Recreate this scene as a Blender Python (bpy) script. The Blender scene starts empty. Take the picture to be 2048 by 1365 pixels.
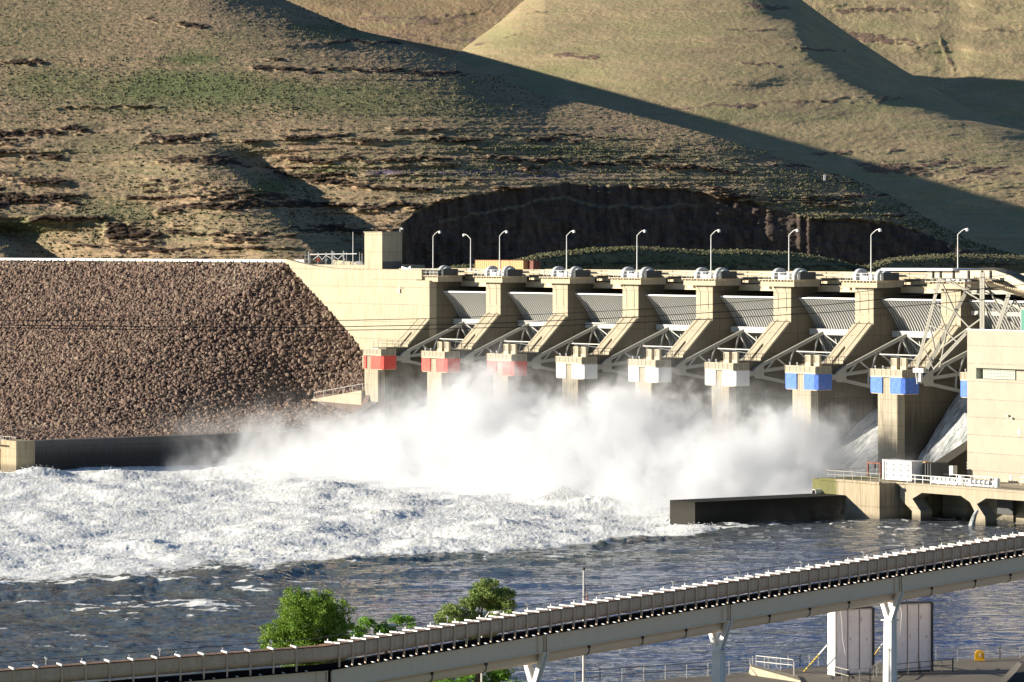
import bpy, math, random
import numpy as np
random.seed(7); rng = np.random.RandomState(11)
R = math.radians
sc = bpy.context.scene
COL = sc.collection

# ------------------------------------------------------------------ camera frame and dam frame
F = 7900.0; YH = 489.74; HC = 36.4           # focal length in photo pixels, horizon row, eye height over the tailwater
PH = R(34.81); S, Cc = math.sin(PH), math.cos(PH); X0, Y0 = -12.98, 685.46
def W(u, d, z=0.0): return (X0 + S*u - Cc*d, Y0 - Cc*u - S*d, z)   # u along the dam, d downstream
def atD(x, y, d):
    k = (x-1024)/F; u = (k*(Y0-S*d)-X0+Cc*d)/(S+k*Cc); Y = Y0-Cc*u-S*d
    return u, HC-(y-YH)*Y/F
def atU(x, y, u):
    k = (x-1024)/F; d = (X0+S*u-k*(Y0-Cc*u))/(Cc-k*S); Y = Y0-Cc*u-S*d
    return d, HC-(y-YH)*Y/F
def atY(x, y, Y): return ((x-1024)/F*Y, Y, HC-(y-YH)*Y/F)
def atZ(x, y, z):
    Y = (HC-z)*F/(y-YH); return ((x-1024)/F*Y, Y, z)
DAMROT = -(math.pi/2-PH)
L = 19.5

# ------------------------------------------------------------------ mesh helpers
class MB:
    def __init__(s): s.v = []; s.f = []; s.sm = []
    def add(s, vs, fs, smooth=False):
        o = len(s.v); s.v += [tuple(p) for p in vs]; s.f += [tuple(i+o for i in f) for f in fs]; s.sm += [smooth]*len(fs); return s
    def box(s, x0, x1, y0, y1, z0, z1):
        vs = [(x, y, z) for z in (z0, z1) for y in (y0, y1) for x in (x0, x1)]
        return s.add(vs, [(0,2,3,1),(4,5,7,6),(0,1,5,4),(2,6,7,3),(0,4,6,2),(1,3,7,5)])
    def hull8(s, vs): return s.add(vs, [(0,2,3,1),(4,5,7,6),(0,1,5,4),(2,6,7,3),(0,4,6,2),(1,3,7,5)])
    def prism(s, poly, a, b, axis='x'):
        n = len(poly)
        if axis == 'x': vs = [(a, p[0], p[1]) for p in poly]+[(b, p[0], p[1]) for p in poly]
        elif axis == 'y': vs = [(p[0], a, p[1]) for p in poly]+[(p[0], b, p[1]) for p in poly]
        else: vs = [(p[0], p[1], a) for p in poly]+[(p[0], p[1], b) for p in poly]
        fs = [tuple(range(n))[::-1], tuple(range(n, 2*n))]+[(i, (i+1) % n, (i+1) % n+n, i+n) for i in range(n)]
        return s.add(vs, fs)
    def bar(s, p, q, w, h=None, up=(0,0,1)):
        h = h or w
        p = np.array(p, float); q = np.array(q, float); t = q-p; t /= np.linalg.norm(t)
        a = np.cross(t, up)
        if np.linalg.norm(a) < 1e-3: a = np.cross(t, (1,0,0))
        a /= np.linalg.norm(a); b = np.cross(a, t)
        vs = []
        for c in (p, q):
            for sy in (-1, 1):
                for sx in (-1, 1): vs.append(c+a*sx*w/2+b*sy*h/2)
        return s.hull8(vs)
    def tube(s, pts, r, n=8, r1=None, cap=True):
        pts = [np.array(p, float) for p in pts]; m = len(pts); rs = np.linspace(r, r if r1 is None else r1, m)
        vs = []; prev = None
        for i, p in enumerate(pts):
            t = pts[min(i+1, m-1)]-pts[max(i-1, 0)]; t /= np.linalg.norm(t)+1e-9
            a = np.cross(t, (0,0,1)) if prev is None else prev-t*np.dot(prev, t)
            if np.linalg.norm(a) < 1e-3: a = np.cross(t, (1,0,0))
            a /= np.linalg.norm(a); prev = a; b = np.cross(t, a)
            for k in range(n):
                an = 2*math.pi*k/n; vs.append(p+rs[i]*(a*math.cos(an)+b*math.sin(an)))
        fs = [(i*n+k, i*n+(k+1) % n, (i+1)*n+(k+1) % n, (i+1)*n+k) for i in range(m-1) for k in range(n)]
        s.add(vs, fs, True)
        if cap: s.add([vs[k] for k in range(n)], [tuple(range(n))[::-1]]); s.add([vs[(m-1)*n+k] for k in range(n)], [tuple(range(n))])
        return s
    def ball(s, c, r, n=8, sq=(1,1,1)):
        vs = []; m = n//2
        for i in range(m+1):
            th = math.pi*i/m
            for k in range(n):
                a = 2*math.pi*k/n; vs.append((c[0]+sq[0]*r*math.sin(th)*math.cos(a), c[1]+sq[1]*r*math.sin(th)*math.sin(a), c[2]+sq[2]*r*math.cos(th)))
        return s.add(vs, [(i*n+k, (i+1)*n+k, (i+1)*n+(k+1) % n, i*n+(k+1) % n) for i in range(m) for k in range(n)], True)
    def build(s, name, mat, parent=None):
        me = bpy.data.meshes.new(name); me.from_pydata(s.v, [], s.f); me.materials.append(mat)
        me.polygons.foreach_set('use_smooth', s.sm)
        o = bpy.data.objects.new(name, me); COL.objects.link(o)
        if parent: o.parent = parent
        return o
def tag(o, label=None, cat=None, group=None, kind=None):
    if label: o['label'] = label
    if cat: o['category'] = cat
    if group: o['group'] = group
    if kind: o['kind'] = kind
    return o
def thing(name, label, cat, loc=(0,0,0), rz=0, group=None):
    o = bpy.data.objects.new(name, None); COL.objects.link(o); o.location = loc; o.rotation_euler = (0,0,rz)
    o.empty_display_size = .3
    return tag(o, label, cat, group)
def copy_tree(o, parent=None):
    c = o.copy(); COL.objects.link(c); c.parent = parent
    for ch in list(o.children): copy_tree(ch, c)
    return c
def grid_mesh(name, P, mat, attrs=None, smooth=True, parent=None):
    ny, nx = P.shape[:2]; me = bpy.data.meshes.new(name)
    me.vertices.add(nx*ny); me.vertices.foreach_set('co', P.reshape(-1).astype(np.float32))
    i = np.arange((ny-1)*(nx-1)); r = i//(nx-1); c = i % (nx-1); a = r*nx+c
    q = np.stack([a, a+1, a+nx+1, a+nx], 1).astype(np.int32)
    me.loops.add(q.size); me.loops.foreach_set('vertex_index', q.reshape(-1))
    me.polygons.add(len(q)); me.polygons.foreach_set('loop_start', np.arange(len(q), dtype=np.int32)*4)
    me.polygons.foreach_set('loop_total', np.full(len(q), 4, np.int32))
    me.polygons.foreach_set('use_smooth', np.full(len(q), smooth))
    me.update(calc_edges=True); me.materials.append(mat)
    for k, arr in (attrs or {}).items():
        at = me.attributes.new(k, 'FLOAT', 'POINT'); at.data.foreach_set('value', arr.reshape(-1).astype(np.float32))
    o = bpy.data.objects.new(name, me); COL.objects.link(o)
    if parent: o.parent = parent
    return o
def tri_mesh(name, V, T, mat, attrs=None, smooth=False, parent=None):
    me = bpy.data.meshes.new(name); me.vertices.add(len(V)); me.vertices.foreach_set('co', V.reshape(-1).astype(np.float32))
    k = T.shape[1]
    me.loops.add(T.size); me.loops.foreach_set('vertex_index', T.reshape(-1).astype(np.int32))
    me.polygons.add(len(T)); me.polygons.foreach_set('loop_start', np.arange(len(T), dtype=np.int32)*k)
    me.polygons.foreach_set('loop_total', np.full(len(T), k, np.int32)); me.polygons.foreach_set('use_smooth', np.full(len(T), smooth))
    me.update(calc_edges=True); me.materials.append(mat)
    for n_, arr in (attrs or {}).items():
        at = me.attributes.new(n_, 'FLOAT', 'POINT'); at.data.foreach_set('value', arr.reshape(-1).astype(np.float32))
    o = bpy.data.objects.new(name, me); COL.objects.link(o)
    if parent: o.parent = parent
    return o
# numpy noise
_LT = rng.rand(8, 256, 256)
def vn(x, y, k=0):
    xi = np.floor(x).astype(int); yi = np.floor(y).astype(int); fx = x-xi; fy = y-yi
    fx = fx*fx*(3-2*fx); fy = fy*fy*(3-2*fy); T = _LT[k % 8]
    a = T[yi & 255, xi & 255]; b = T[yi & 255, (xi+1) & 255]; c = T[(yi+1) & 255, xi & 255]; d = T[(yi+1) & 255, (xi+1) & 255]
    return ((a*(1-fx)+b*fx)*(1-fy)+(c*(1-fx)+d*fx)*fy)*2-1
def fbm(x, y, o=4, k=0, g=.5):
    s = 0; a = 1; t = 0
    for i in range(o):
        s = s+a*vn(x*2**i+17.3*i, y*2**i-9.1*i, k+i); t += a; a *= g
    return s/t
def sst(a, b, x):
    t = np.clip((x-a)/(b-a), 0, 1); return t*t*(3-2*t)
def interp(pts, x): return np.interp(x, [p[0] for p in pts], [p[1] for p in pts])

# ------------------------------------------------------------------ material helpers
class NT:
    def __init__(s, name):
        s.m = bpy.data.materials.new(name); s.m.use_nodes = True; s.t = s.m.node_tree; s.t.nodes.clear()
        s.out = s.n('ShaderNodeOutputMaterial')
    def n(s, typ, **kw):
        nd = s.t.nodes.new(typ)
        for k, v in kw.items(): setattr(nd, k, v)
        return nd
    def l(s, a, b): s.t.links.new(a, b)
    def setin(s, nd, i, v):
        if isinstance(v, bpy.types.NodeSocket): s.l(v, nd.inputs[i])
        elif v is not None:
            if isinstance(v, tuple) and len(v) == 3 and nd.inputs[i].type == 'RGBA': v = v+(1,)
            nd.inputs[i].default_value = v
    def noise(s, vec, scale, detail=4, rough=.55, dist=0, out='Fac'):
        nd = s.n('ShaderNodeTexNoise'); s.setin(nd, 'Vector', vec); nd.inputs['Scale'].default_value = scale
        nd.inputs['Detail'].default_value = detail; nd.inputs['Roughness'].default_value = rough; nd.inputs['Distortion'].default_value = dist
        return nd.outputs[out]
    def vor(s, vec, scale, feature='F1', out='Distance'):
        nd = s.n('ShaderNodeTexVoronoi', feature=feature); s.setin(nd, 'Vector', vec); nd.inputs['Scale'].default_value = scale
        return nd.outputs[out]
    def obj(s): return s.n('ShaderNodeTexCoord').outputs['Object']
    def mapv(s, vec, scale=(1,1,1), loc=(0,0,0), rot=(0,0,0)):
        nd = s.n('ShaderNodeMapping'); s.setin(nd, 'Vector', vec); nd.inputs['Scale'].default_value = scale
        nd.inputs['Location'].default_value = loc; nd.inputs['Rotation'].default_value = rot; return nd.outputs[0]
    def math(s, op, a, b=None, c=None, clamp=False):
        nd = s.n('ShaderNodeMath', operation=op, use_clamp=clamp); s.setin(nd, 0, a)
        if b is not None: s.setin(nd, 1, b)
        if c is not None: s.setin(nd, 2, c)
        return nd.outputs[0]
    def rng(s, v, a, b, c=0., d=1., smooth=False):
        nd = s.n('ShaderNodeMapRange'); nd.interpolation_type = 'SMOOTHSTEP' if smooth else 'LINEAR'
        s.setin(nd, 'Value', v); nd.inputs['From Min'].default_value = a; nd.inputs['From Max'].default_value = b
        nd.inputs['To Min'].default_value = c; nd.inputs['To Max'].default_value = d; return nd.outputs[0]
    def mix(s, fac, a, b, blend='MIX'):
        nd = s.n('ShaderNodeMix', data_type='RGBA', blend_type=blend); s.setin(nd, 0, fac); s.setin(nd, 6, a); s.setin(nd, 7, b); return nd.outputs[2]
    def attr(s, name): return s.n('ShaderNodeAttribute', attribute_name=name).outputs['Fac']
    def xyz(s, v):
        nd = s.n('ShaderNodeSeparateXYZ'); s.setin(nd, 0, v); return nd.outputs
    def bump(s, h, strength=.5, dist=.1, normal=None):
        nd = s.n('ShaderNodeBump'); s.setin(nd, 'Height', h); nd.inputs['Strength'].default_value = strength; nd.inputs['Distance'].default_value = dist
        if normal is not None: s.setin(nd, 'Normal', normal)
        return nd.outputs[0]
    def bsdf(s, color, rough=.8, metal=0, normal=None, spec=.3, **kw):
        nd = s.n('ShaderNodeBsdfPrincipled'); s.setin(nd, 'Base Color', color); s.setin(nd, 'Roughness', rough); s.setin(nd, 'Metallic', metal)
        nd.inputs['Specular IOR Level'].default_value = spec
        if normal is not None: s.setin(nd, 'Normal', normal)
        for k, v in kw.items(): s.setin(nd, k.replace('_', ' '), v)
        s.l(nd.outputs[0], s.out.inputs['Surface']); return nd

def concrete(name, base, stain=.5, joint_h=1.52, joint_v=0., wet=None, tint=(.20,.15,.09), moss=None):
    m = NT(name); o = m.obj(); x = m.xyz(o)
    hz = m.math('ADD', x[0], m.math('MULTIPLY', x[1], .83))
    c = m.n('ShaderNodeCombineXYZ'); m.l(hz, c.inputs[0]); m.l(x[1], c.inputs[1]); m.l(x[2], c.inputs[2])
    big = m.noise(o, .35, 3); fine = m.noise(o, 6, 5, .65)
    streak = m.noise(m.mapv(c.outputs[0], (2.2, 2.2, .12)), 1.2, 5, .6)
    col = m.mix(m.rng(big, .3, .7), tuple(b*.86 for b in base), base)
    col = m.mix(m.math('MULTIPLY', m.rng(streak, .46, .70), stain), col, tint)
    st2 = m.noise(m.mapv(c.outputs[0], (5, 5, .35), (3,1,0)), 1.0, 4, .6)
    col = m.mix(m.math('MULTIPLY', m.rng(st2, .54, .72), stain*.8), col, tuple(b*.36 for b in base))
    col = m.mix(m.rng(fine, .2, .8, .0, .22), col, tuple(b*.6 for b in base))
    # lift joints between pours
    fr = m.math('FRACT', m.math('DIVIDE', x[2], joint_h)); fr = m.math('ABSOLUTE', m.math('SUBTRACT', fr, .5))
    jl = m.rng(fr, .015, .03, 1, 0)
    lift = m.noise(m.n('ShaderNodeCombineXYZ').outputs[0], 1)  # flat
    wn = m.n('ShaderNodeTexWhiteNoise', noise_dimensions='1D'); m.l(m.math('FLOOR', m.math('ADD', m.math('DIVIDE', x[2], joint_h), .5)), wn.inputs['W'])
    col = m.mix(m.rng(wn.outputs[0], 0, 1, 0, .13), col, tuple(b*.55 for b in base))
    dm = m.math('MULTIPLY', jl, m.rng(m.noise(o, 1.5, 2), .35, .65, .15, .75))
    if joint_v:
        fv = m.math('ABSOLUTE', m.math('SUBTRACT', m.math('FRACT', m.math('DIVIDE', hz, joint_v)), .5))
        dm = m.math('MAXIMUM', dm, m.rng(fv, .006, .012, .5, 0))
    col = m.mix(dm, col, tuple(b*.38 for b in base))
    rough = .85
    if wet is not None:   # (height, softness): soaked and algae-dark below that height
        w = m.rng(m.math('ADD', x[2], m.math('MULTIPLY', m.math('SUBTRACT', streak, .5), wet[1]*2.2)), wet[0]-wet[1], wet[0]+wet[1], 1, 0, True)
        col = m.mix(m.math('MULTIPLY', w, wet[2] if len(wet) > 2 else .8), col, (.03,.028,.024))
    if moss is not None:
        w = m.rng(m.math('ADD', x[0], m.math('MULTIPLY', m.math('SUBTRACT', streak, .5), 1.2)), moss[0], moss[1], 1, 0, True)
        col = m.mix(m.math('MULTIPLY', w, m.rng(streak, .2, .7, .95, .65)), col, m.mix(m.rng(st2, .35, .6), (.035,.065,.008), (.11,.12,.015)))
    m.bsdf(col, rough, normal=m.bump(m.math('ADD', fine, m.math('MULTIPLY', jl, -.8)), .35, .04))
    return m.m
def paint(name, base, rough=.45, wear=.25, rust=0, metal=0, scale=3, tint=None):
    m = NT(name); o = m.obj(); n1 = m.noise(o, scale, 4, .6); n2 = m.noise(m.mapv(o, (3,3,.5)), scale*.7, 4)
    col = m.mix(m.math('MULTIPLY', m.rng(n1, .4, .75), wear), base, tint or tuple(b*.55 for b in base))
    col = m.mix(m.math('MULTIPLY', m.rng(n2, .5, .8), wear), col, tuple(b*.7 for b in base))
    if rust:
        r = m.math('MULTIPLY', m.rng(m.noise(m.mapv(o, (2,2,.6)), scale*1.3, 6, .7), .62, .7), rust)
        col = m.mix(r, col, m.mix(n1, (.16,.06,.025), (.30,.13,.06)))
    m.bsdf(col, m.rng(n1, .3, .7, rough*.8, min(1, rough*1.3)), metal, spec=.4); return m.m
M = {}
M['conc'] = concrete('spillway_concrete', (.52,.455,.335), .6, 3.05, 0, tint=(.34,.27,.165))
M['pier'] = concrete('shaded_pier_concrete', (.20,.178,.132), .6, 3.05, 0, wet=(12.5, 4., .80), tint=(.22,.16,.10))  # darkened concrete: shade of the unlit side faces is put into the colour
M['stem'] = concrete('stem_concrete', (.47,.415,.31), .85, 1.9, 0, wet=(6.5, 5., .65), tint=(.13,.11,.08))
M['wall'] = concrete('guide_wall_concrete', (.16,.15,.14), .5, 2.4, 0, wet=(3.2, 1.5, .8), tint=(.06,.055,.05))
M['mossy'] = concrete('mossy_wall_concrete', (.013,.013,.008), .6, 2.0, 0, wet=(2.2, .8, .9), tint=(.035,.028,.008))
M['block'] = concrete('landing_concrete', (.43,.365,.26), .9, 3.4, 0, wet=(.5,.5,.6), tint=(.20,.15,.09), moss=(160.3,161.4))
M['fish'] = concrete('fishway_concrete', (.44,.38,.26), .95, 1.4, 0, wet=(.8,.6,.6), tint=(.26,.16,.06))
M['deckc'] = concrete('deck_concrete', (.44,.385,.285), .4, 3.4, 0, wet=(.7,.5,.7), tint=(.24,.2,.15))
M['house'] = concrete('powerhouse_concrete', (.46,.415,.335), .25, 2.4, 0, tint=(.42,.36,.28))
M['pave'] = concrete('quay_paving', (.20,.18,.15), .3, 50, 4., tint=(.12,.11,.10))
M['red'] = paint('red_paint', (.74,.07,.05), .5, .3, .1, tint=(.78,.30,.24))
M['white'] = paint('white_paint', (.86,.86,.86), .5, .15, .06)
M['blue'] = paint('blue_paint', (.05,.15,.58), .5, .5, tint=(.20,.36,.80))
M['gate'] = paint('gate_paint', (.52,.52,.50), .5, .25)
M['skin'] = paint('gate_skin_shade_paint', (.17,.17,.16), .6, .4)  # darker than the ribs: shade in the gaps is put into the plate colour
M['arm'] = paint('arm_paint', (.40,.39,.34), .5, .25)
M['beam'] = paint('bridge_girder_paint', (.62,.52,.36), .5, .25, .15)
M['steel'] = paint('galvanised_steel', (.55,.55,.54), .45, .25, metal=.2)
M['rail'] = paint('railing_steel', (.42,.40,.34), .5, .2)
M['grey'] = paint('drum_grey_paint', (.50,.52,.54), .4, .2)
M['darkmetal'] = paint('dark_metal', (.05,.055,.06), .5, .3)
M['screen'] = paint('expanded_metal_screen', (.34,.31,.24), .6, .4, scale=12)
M['hatch'] = paint('hatch_beige_paint', (.62,.52,.36), .5, .2)
M['flume'] = paint('flume_corrugated_steel', (.80,.57,.41), .55, .3, .03)
M['girder'] = paint('girder_beige_paint', (.92,.72,.53), .5, .15)
M['bright'] = paint('bright_white_steel', (.82,.82,.80), .4, .1)
M['panelw'] = paint('weathered_white_panel', (.88,.86,.92), .5, .2, .7, scale=1.6)
M['yellow'] = paint('yellow_plastic', (.80,.42,.02), .4, .1)
M['rust'] = paint('rusty_steel', (.20,.075,.055), .7, .5, .6)
M['tanwall'] = paint('tan_sheet_steel', (.62,.36,.17), .6, .3, .2, tint=(.45,.22,.10))
M['cable'] = paint('cable_black', (.04,.04,.045), .6, .1)
M['black'] = paint('matt_black', (.02,.018,.02), 1., .1)
_p = [n for n in M['black'].node_tree.nodes if n.type == 'BSDF_PRINCIPLED'][0]; _p.inputs['Specular IOR Level'].default_value = 0
M['glass'] = paint('glass_block', (.55,.60,.50), .25, .3, scale=8)
# ------------------------------------------------------------------ spillway piers (local x = along the dam, local y = upstream, z up)
def D(poly): return [(-p[0], p[1]) for p in poly]     # (d, z) -> (y, z)
def rail(mb, p, q, h=1.07, n=None, r=.028, mid=True, post=.03):
    p = np.array(p, float); q = np.array(q, float); ln = np.linalg.norm(q-p); n = n or max(1, round(ln/1.8))
    for k in range(n+1):
        a = p+(q-p)*k/n; mb.bar(a, a+[0,0,h], post*2, post*2)
    mb.bar(p+[0,0,h], q+[0,0,h], r*2, r*2)
    if mid: mb.bar(p+[0,0,h*.52], q+[0,0,h*.52], r*1.6, r*1.6)
pier_lab = {0:'leftmost concrete spillway pier, with red panels, joined to the tall abutment wall', 1:'second pier from the left, with a pale red panel box half lost in mist',
 2:'third pier from the left, the last one with red panels, spray boiling below it', 3:'pier with white panels standing next to the red panelled ones',
 4:'middle pier of the three with white panels, its stem hidden by spray', 5:'pier with white panels standing next to the blue panelled ones',
 6:'pier with deep blue panels beside the last white panelled one', 7:'pier with streaked blue panels, its bare stem left of the tall truss legs',
 8:'rightmost spillway pier, mostly hidden behind the pale powerhouse wall'}
def make_pier(kind, n):
    t = thing('spillway_pier', pier_lab[n], 'pier', W(n*L, 0), DAMROT, 'piers of the spillway dam')
    body = MB()
    prof = [(-15,-3),(-15,30.0),(1.55,30.0),(1.55,24.6),(7.6,18.75),(11.9,18.75),(11.9,17.35),(12.2,17.35),(12.2,-3)]
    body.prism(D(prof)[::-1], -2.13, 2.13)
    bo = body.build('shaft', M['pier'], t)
    fz = MB(); fz.box(-2.128, 2.128, -1.62, -1.545, 24.7, 29.98); fz.build('lit_front_facing', M['conc'], t)  # added slab of lighter concrete, so the sunlit front differs from the dark shaft
    # slabs proud of the sloping face, leaving the dark slot between
    sl = MB()
    def slab(a, b, d0, d1, th=.32):
        z = lambda d: 24.6-(d-1.55)*5.85/6.05
        sl.prism([(-d0, z(d0)), (-d1, z(d1)), (-d1-.01, z(d1)+th), (-d0-th*.3, z(d0)+th)], a, b)
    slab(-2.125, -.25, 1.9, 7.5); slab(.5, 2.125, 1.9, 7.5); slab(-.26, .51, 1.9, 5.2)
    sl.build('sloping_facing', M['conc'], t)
    gr = MB()
    for x in (-.95, 1.05): gr.box(x-.03, x+.03, -1.66, -1.61, 26.2, 28.9)
    gr.bar((-1.9,-1.64,30), (-.95,-1.64,28.9), .05); gr.bar((.7,-1.64,30), (1.05,-1.64,28.9), .05)
    gr.bar((-.95,-1.58,26.2), (-1.1,-1.63,24.6), .05); gr.bar((-1.1,-1.75,24.9), (-1.75,-7.4,19.25), .06)
    gr.bar((1.05,-1.58,26.2), (1.15,-1.63,24.6), .05); gr.bar((1.15,-1.75,24.9), (.95,-7.4,19.25), .06)
    gr.build('cable_groove', M['darkmetal'], t)
    ga = MB(); ga.box(2.132, 2.15, -.34, -.22, 3, 26.5); ga.box(2.132, 2.15, -6.4, -6.3, 3, 18); ga.build('side_slot', M['wall'], t)
    st = MB(); st.box(-2.13, 2.13, -13.6, -12.2, -3, 17.3); st.build('front_stem', M['stem'], t)
    cp = MB(); cp.box(-4.1, 4.1, -2.6, 2.5, 30.0, 30.75); cp.box(-4.1, 4.1, -1.9, 2.5, 30.75, 31.0); cp.build('cap', M['conc'], t)
    # trunnion block with its cladding
    tb = MB(); tb.box(-3.3, 3.45, -13.3, -10.9, 15.2, 17.35); tb.build('trunnion_block', M['stem'], t)
    pn = MB(); pm = M[kind]
    a0 = -2.2 if n == 0 else -3.56
    pn.box(a0, -1.0 if n else -1.35, -13.78, -13.62, 15.12, 17.42)
    pn.build('panel', pm, t)
    pn = MB(); pn.box(.76 if n else .05, 3.15, -13.78, -13.62, 15.1, 17.4)
    pn.hull8([(3.15,-13.78,15.1),(3.72,-13.45,15.1),(3.15,-13.62,15.1),(3.60,-13.35,15.1),(3.15,-13.78,17.4),(3.72,-13.45,17.4),(3.15,-13.62,17.4),(3.60,-13.35,17.4)])
    pn.build('panel', pm, t)
    pn = MB(); pn.box(3.60, 3.72, -13.44, -10.9, 15.1, 17.4); pn.build('side_panel', pm, t)
    pf = MB(); pf.box(a0+.1, 3.6, -13.9, -10.8, 17.42, 17.55); pf.box(a0+.1, -1.1, -13.7, -10.9, 15.02, 15.1); pf.box(.8, 3.6, -13.7, -10.9, 15.0, 15.08)
    pf.build('platform', M['hatch'], t)
    sc_ = MB(); fr = MB()
    sc_.box(a0+.1, 3.5, -13.86, -13.82, 17.6, 18.5); sc_.box(3.52, 3.56, -13.8, -10.9, 17.6, 18.5)
    xs = [a0+.1, -2.6, -1.0, -.1, .9, 2.1, 3.5]
    for x in xs:
        if x >= a0+.05: fr.box(x-.035, x+.035, -13.93, -13.86, 17.55, 18.56)
    fr.box(a0+.06, 3.54, -13.93, -13.86, 18.5, 18.57); fr.box(a0+.06, 3.54, -13.93, -13.86, 17.55, 17.62)
    for y in (-13.0, -12.0, -10.95): fr.box(3.57, 3.63, y-.035, y+.035, 17.55, 18.56)
    fr.box(3.57, 3.63, -13.86, -10.9, 18.5, 18.57)
    sc_.build('screen', M['screen'], t); fr.build('railing', M['hatch'], t)
    if n:
        for x in (.55, 2.6):
            h = MB(); h.box(x-.62, x+.62, -12.9, -12.5, 17.56, 18.9)
            fr2 = [(-.62,-.54),(.54,.62)]
            for a, b in fr2: h.box(x+a, x+b, -12.9, -12.5, 18.9, 20.15)
            h.box(x-.54, x+.54, -12.9, -12.5, 20.05, 20.15); h.box(x-.54, x+.54, -12.9, -12.5, 18.9, 19.0)
            ho = h.build('hatch_tower', M['hatch'], t)
            h2 = MB(); h2.box(x-.54, x+.54, -12.8, -12.6, 19.0, 20.05); h2.build('louvre', M['screen'], ho)
        for x in (-2.6, -.9): fl = MB(); fl.box(x-.05, x+.05, -13.7, -13.6, 18.5, 18.8); fl.bar((x-.15,-13.6,18.75), (x+.2,-13.9,18.95), .2, .2); fl.build('floodlight', M['white'], t)
    # upper platform behind, screened
    up = MB(); rail(up, (-2.0,-7.6,18.75), (-2.0,-11.8,18.75)); rail(up, (2.1,-6.0,18.75), (2.1,-11.8,18.75), n=5); rail(up, (-2.0,-11.8,18.75), (2.1,-11.8,18.75), n=3)
    up.build('platform_railing', M['darkmetal'] if n else M['rail'], t)
    if n == 0:
        dr = MB(); dr.box(-1.6, .3, -12.4, -11.9, 17.55, 18.6); dr.build('access_box', M['white'], t)
    # hoist platform, drums
    pl = MB(); pl.box(-4.3, 4.5, -2.9, 1.6, 31.0, 31.08)
    for k in range(12): pl.box(-4.2+k*.76, -4.05+k*.76, -2.85, -.5, 30.78 if k % 2 else 30.85, 31.0)
    pl.build('hoist_platform', M['hatch'], t)
    rl = MB(); rail(rl, (-4.2,-2.8,31.08), (4.4,-2.8,31.08), n=7); rail(rl, (4.4,-2.8,31.08), (4.4,1.4,31.08), n=3); rail(rl, (-4.2,-2.8,31.08), (-4.2,1.4,31.08), n=3)
    rl.build('hoist_railing', M['steel'], t)
    for cx, ra, w in ((-2.7, 1.32, .7), (2.3, 1.32, .7), (3.15, 1.02, .55)):
        if n == 0 and cx < 0: continue
        dm = MB(); m_ = 20; vs = []
        for x in (cx-w/2, cx+w/2):
            for k in range(m_+1):
                a = math.pi*k/m_; vs.append((x, -math.cos(a)*ra, 31.5+math.sin(a)*ra))
            vs += [(x, ra, 31.08), (x, -ra, 31.08)]
        q = m_+3
        dm.add(vs, [tuple(range(q)), tuple(range(q, 2*q))[::-1]]); dm.add(vs, [(k, k+q, (k+1) % q+q, (k+1) % q) for k in range(q)], False)
        dm.box(cx-w/2-.12, cx-w/2, -ra*.45, ra*.45, 31.1, 32.3)
        for k in range(7):   # flange ribs
            a = math.pi*(k+.5)/7; dm.bar((cx+w/2+.03, -math.cos(a)*ra*.3, 31.5+math.sin(a)*ra*.3), (cx+w/2+.03, -math.cos(a)*ra*.95, 31.5+math.sin(a)*ra*.95), .06)
        dm.build('hoist_drum', M['grey'], t)
    mt = MB(); mt.box(-.9, .7, -1.6, -.5, 31.08, 31.75); mt.box(.8, 1.5, -1.4, -.7, 31.08, 31.95); mt.box(-1.5, -1.1, -1.2, -.6, 31.08, 32.1); mt.build('motor_housing', M['white'], t)
    eb = MB(); eb.box(4.0, 4.6, -1.8, 1.2, 31.08, 32.25); eb.build('cabinet', M['darkmetal'], t)
    return t
protos = {}
for n in range(9):
    kind = 'red' if n < 3 else 'white' if n < 6 else 'blue'
    if n == 0: make_pier('red', 0)
    elif kind not in protos: protos[kind] = make_pier(kind, n)
    else:
        c = copy_tree(protos[kind]); c.location = W(n*L, 0); c['label'] = pier_lab[n]

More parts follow.
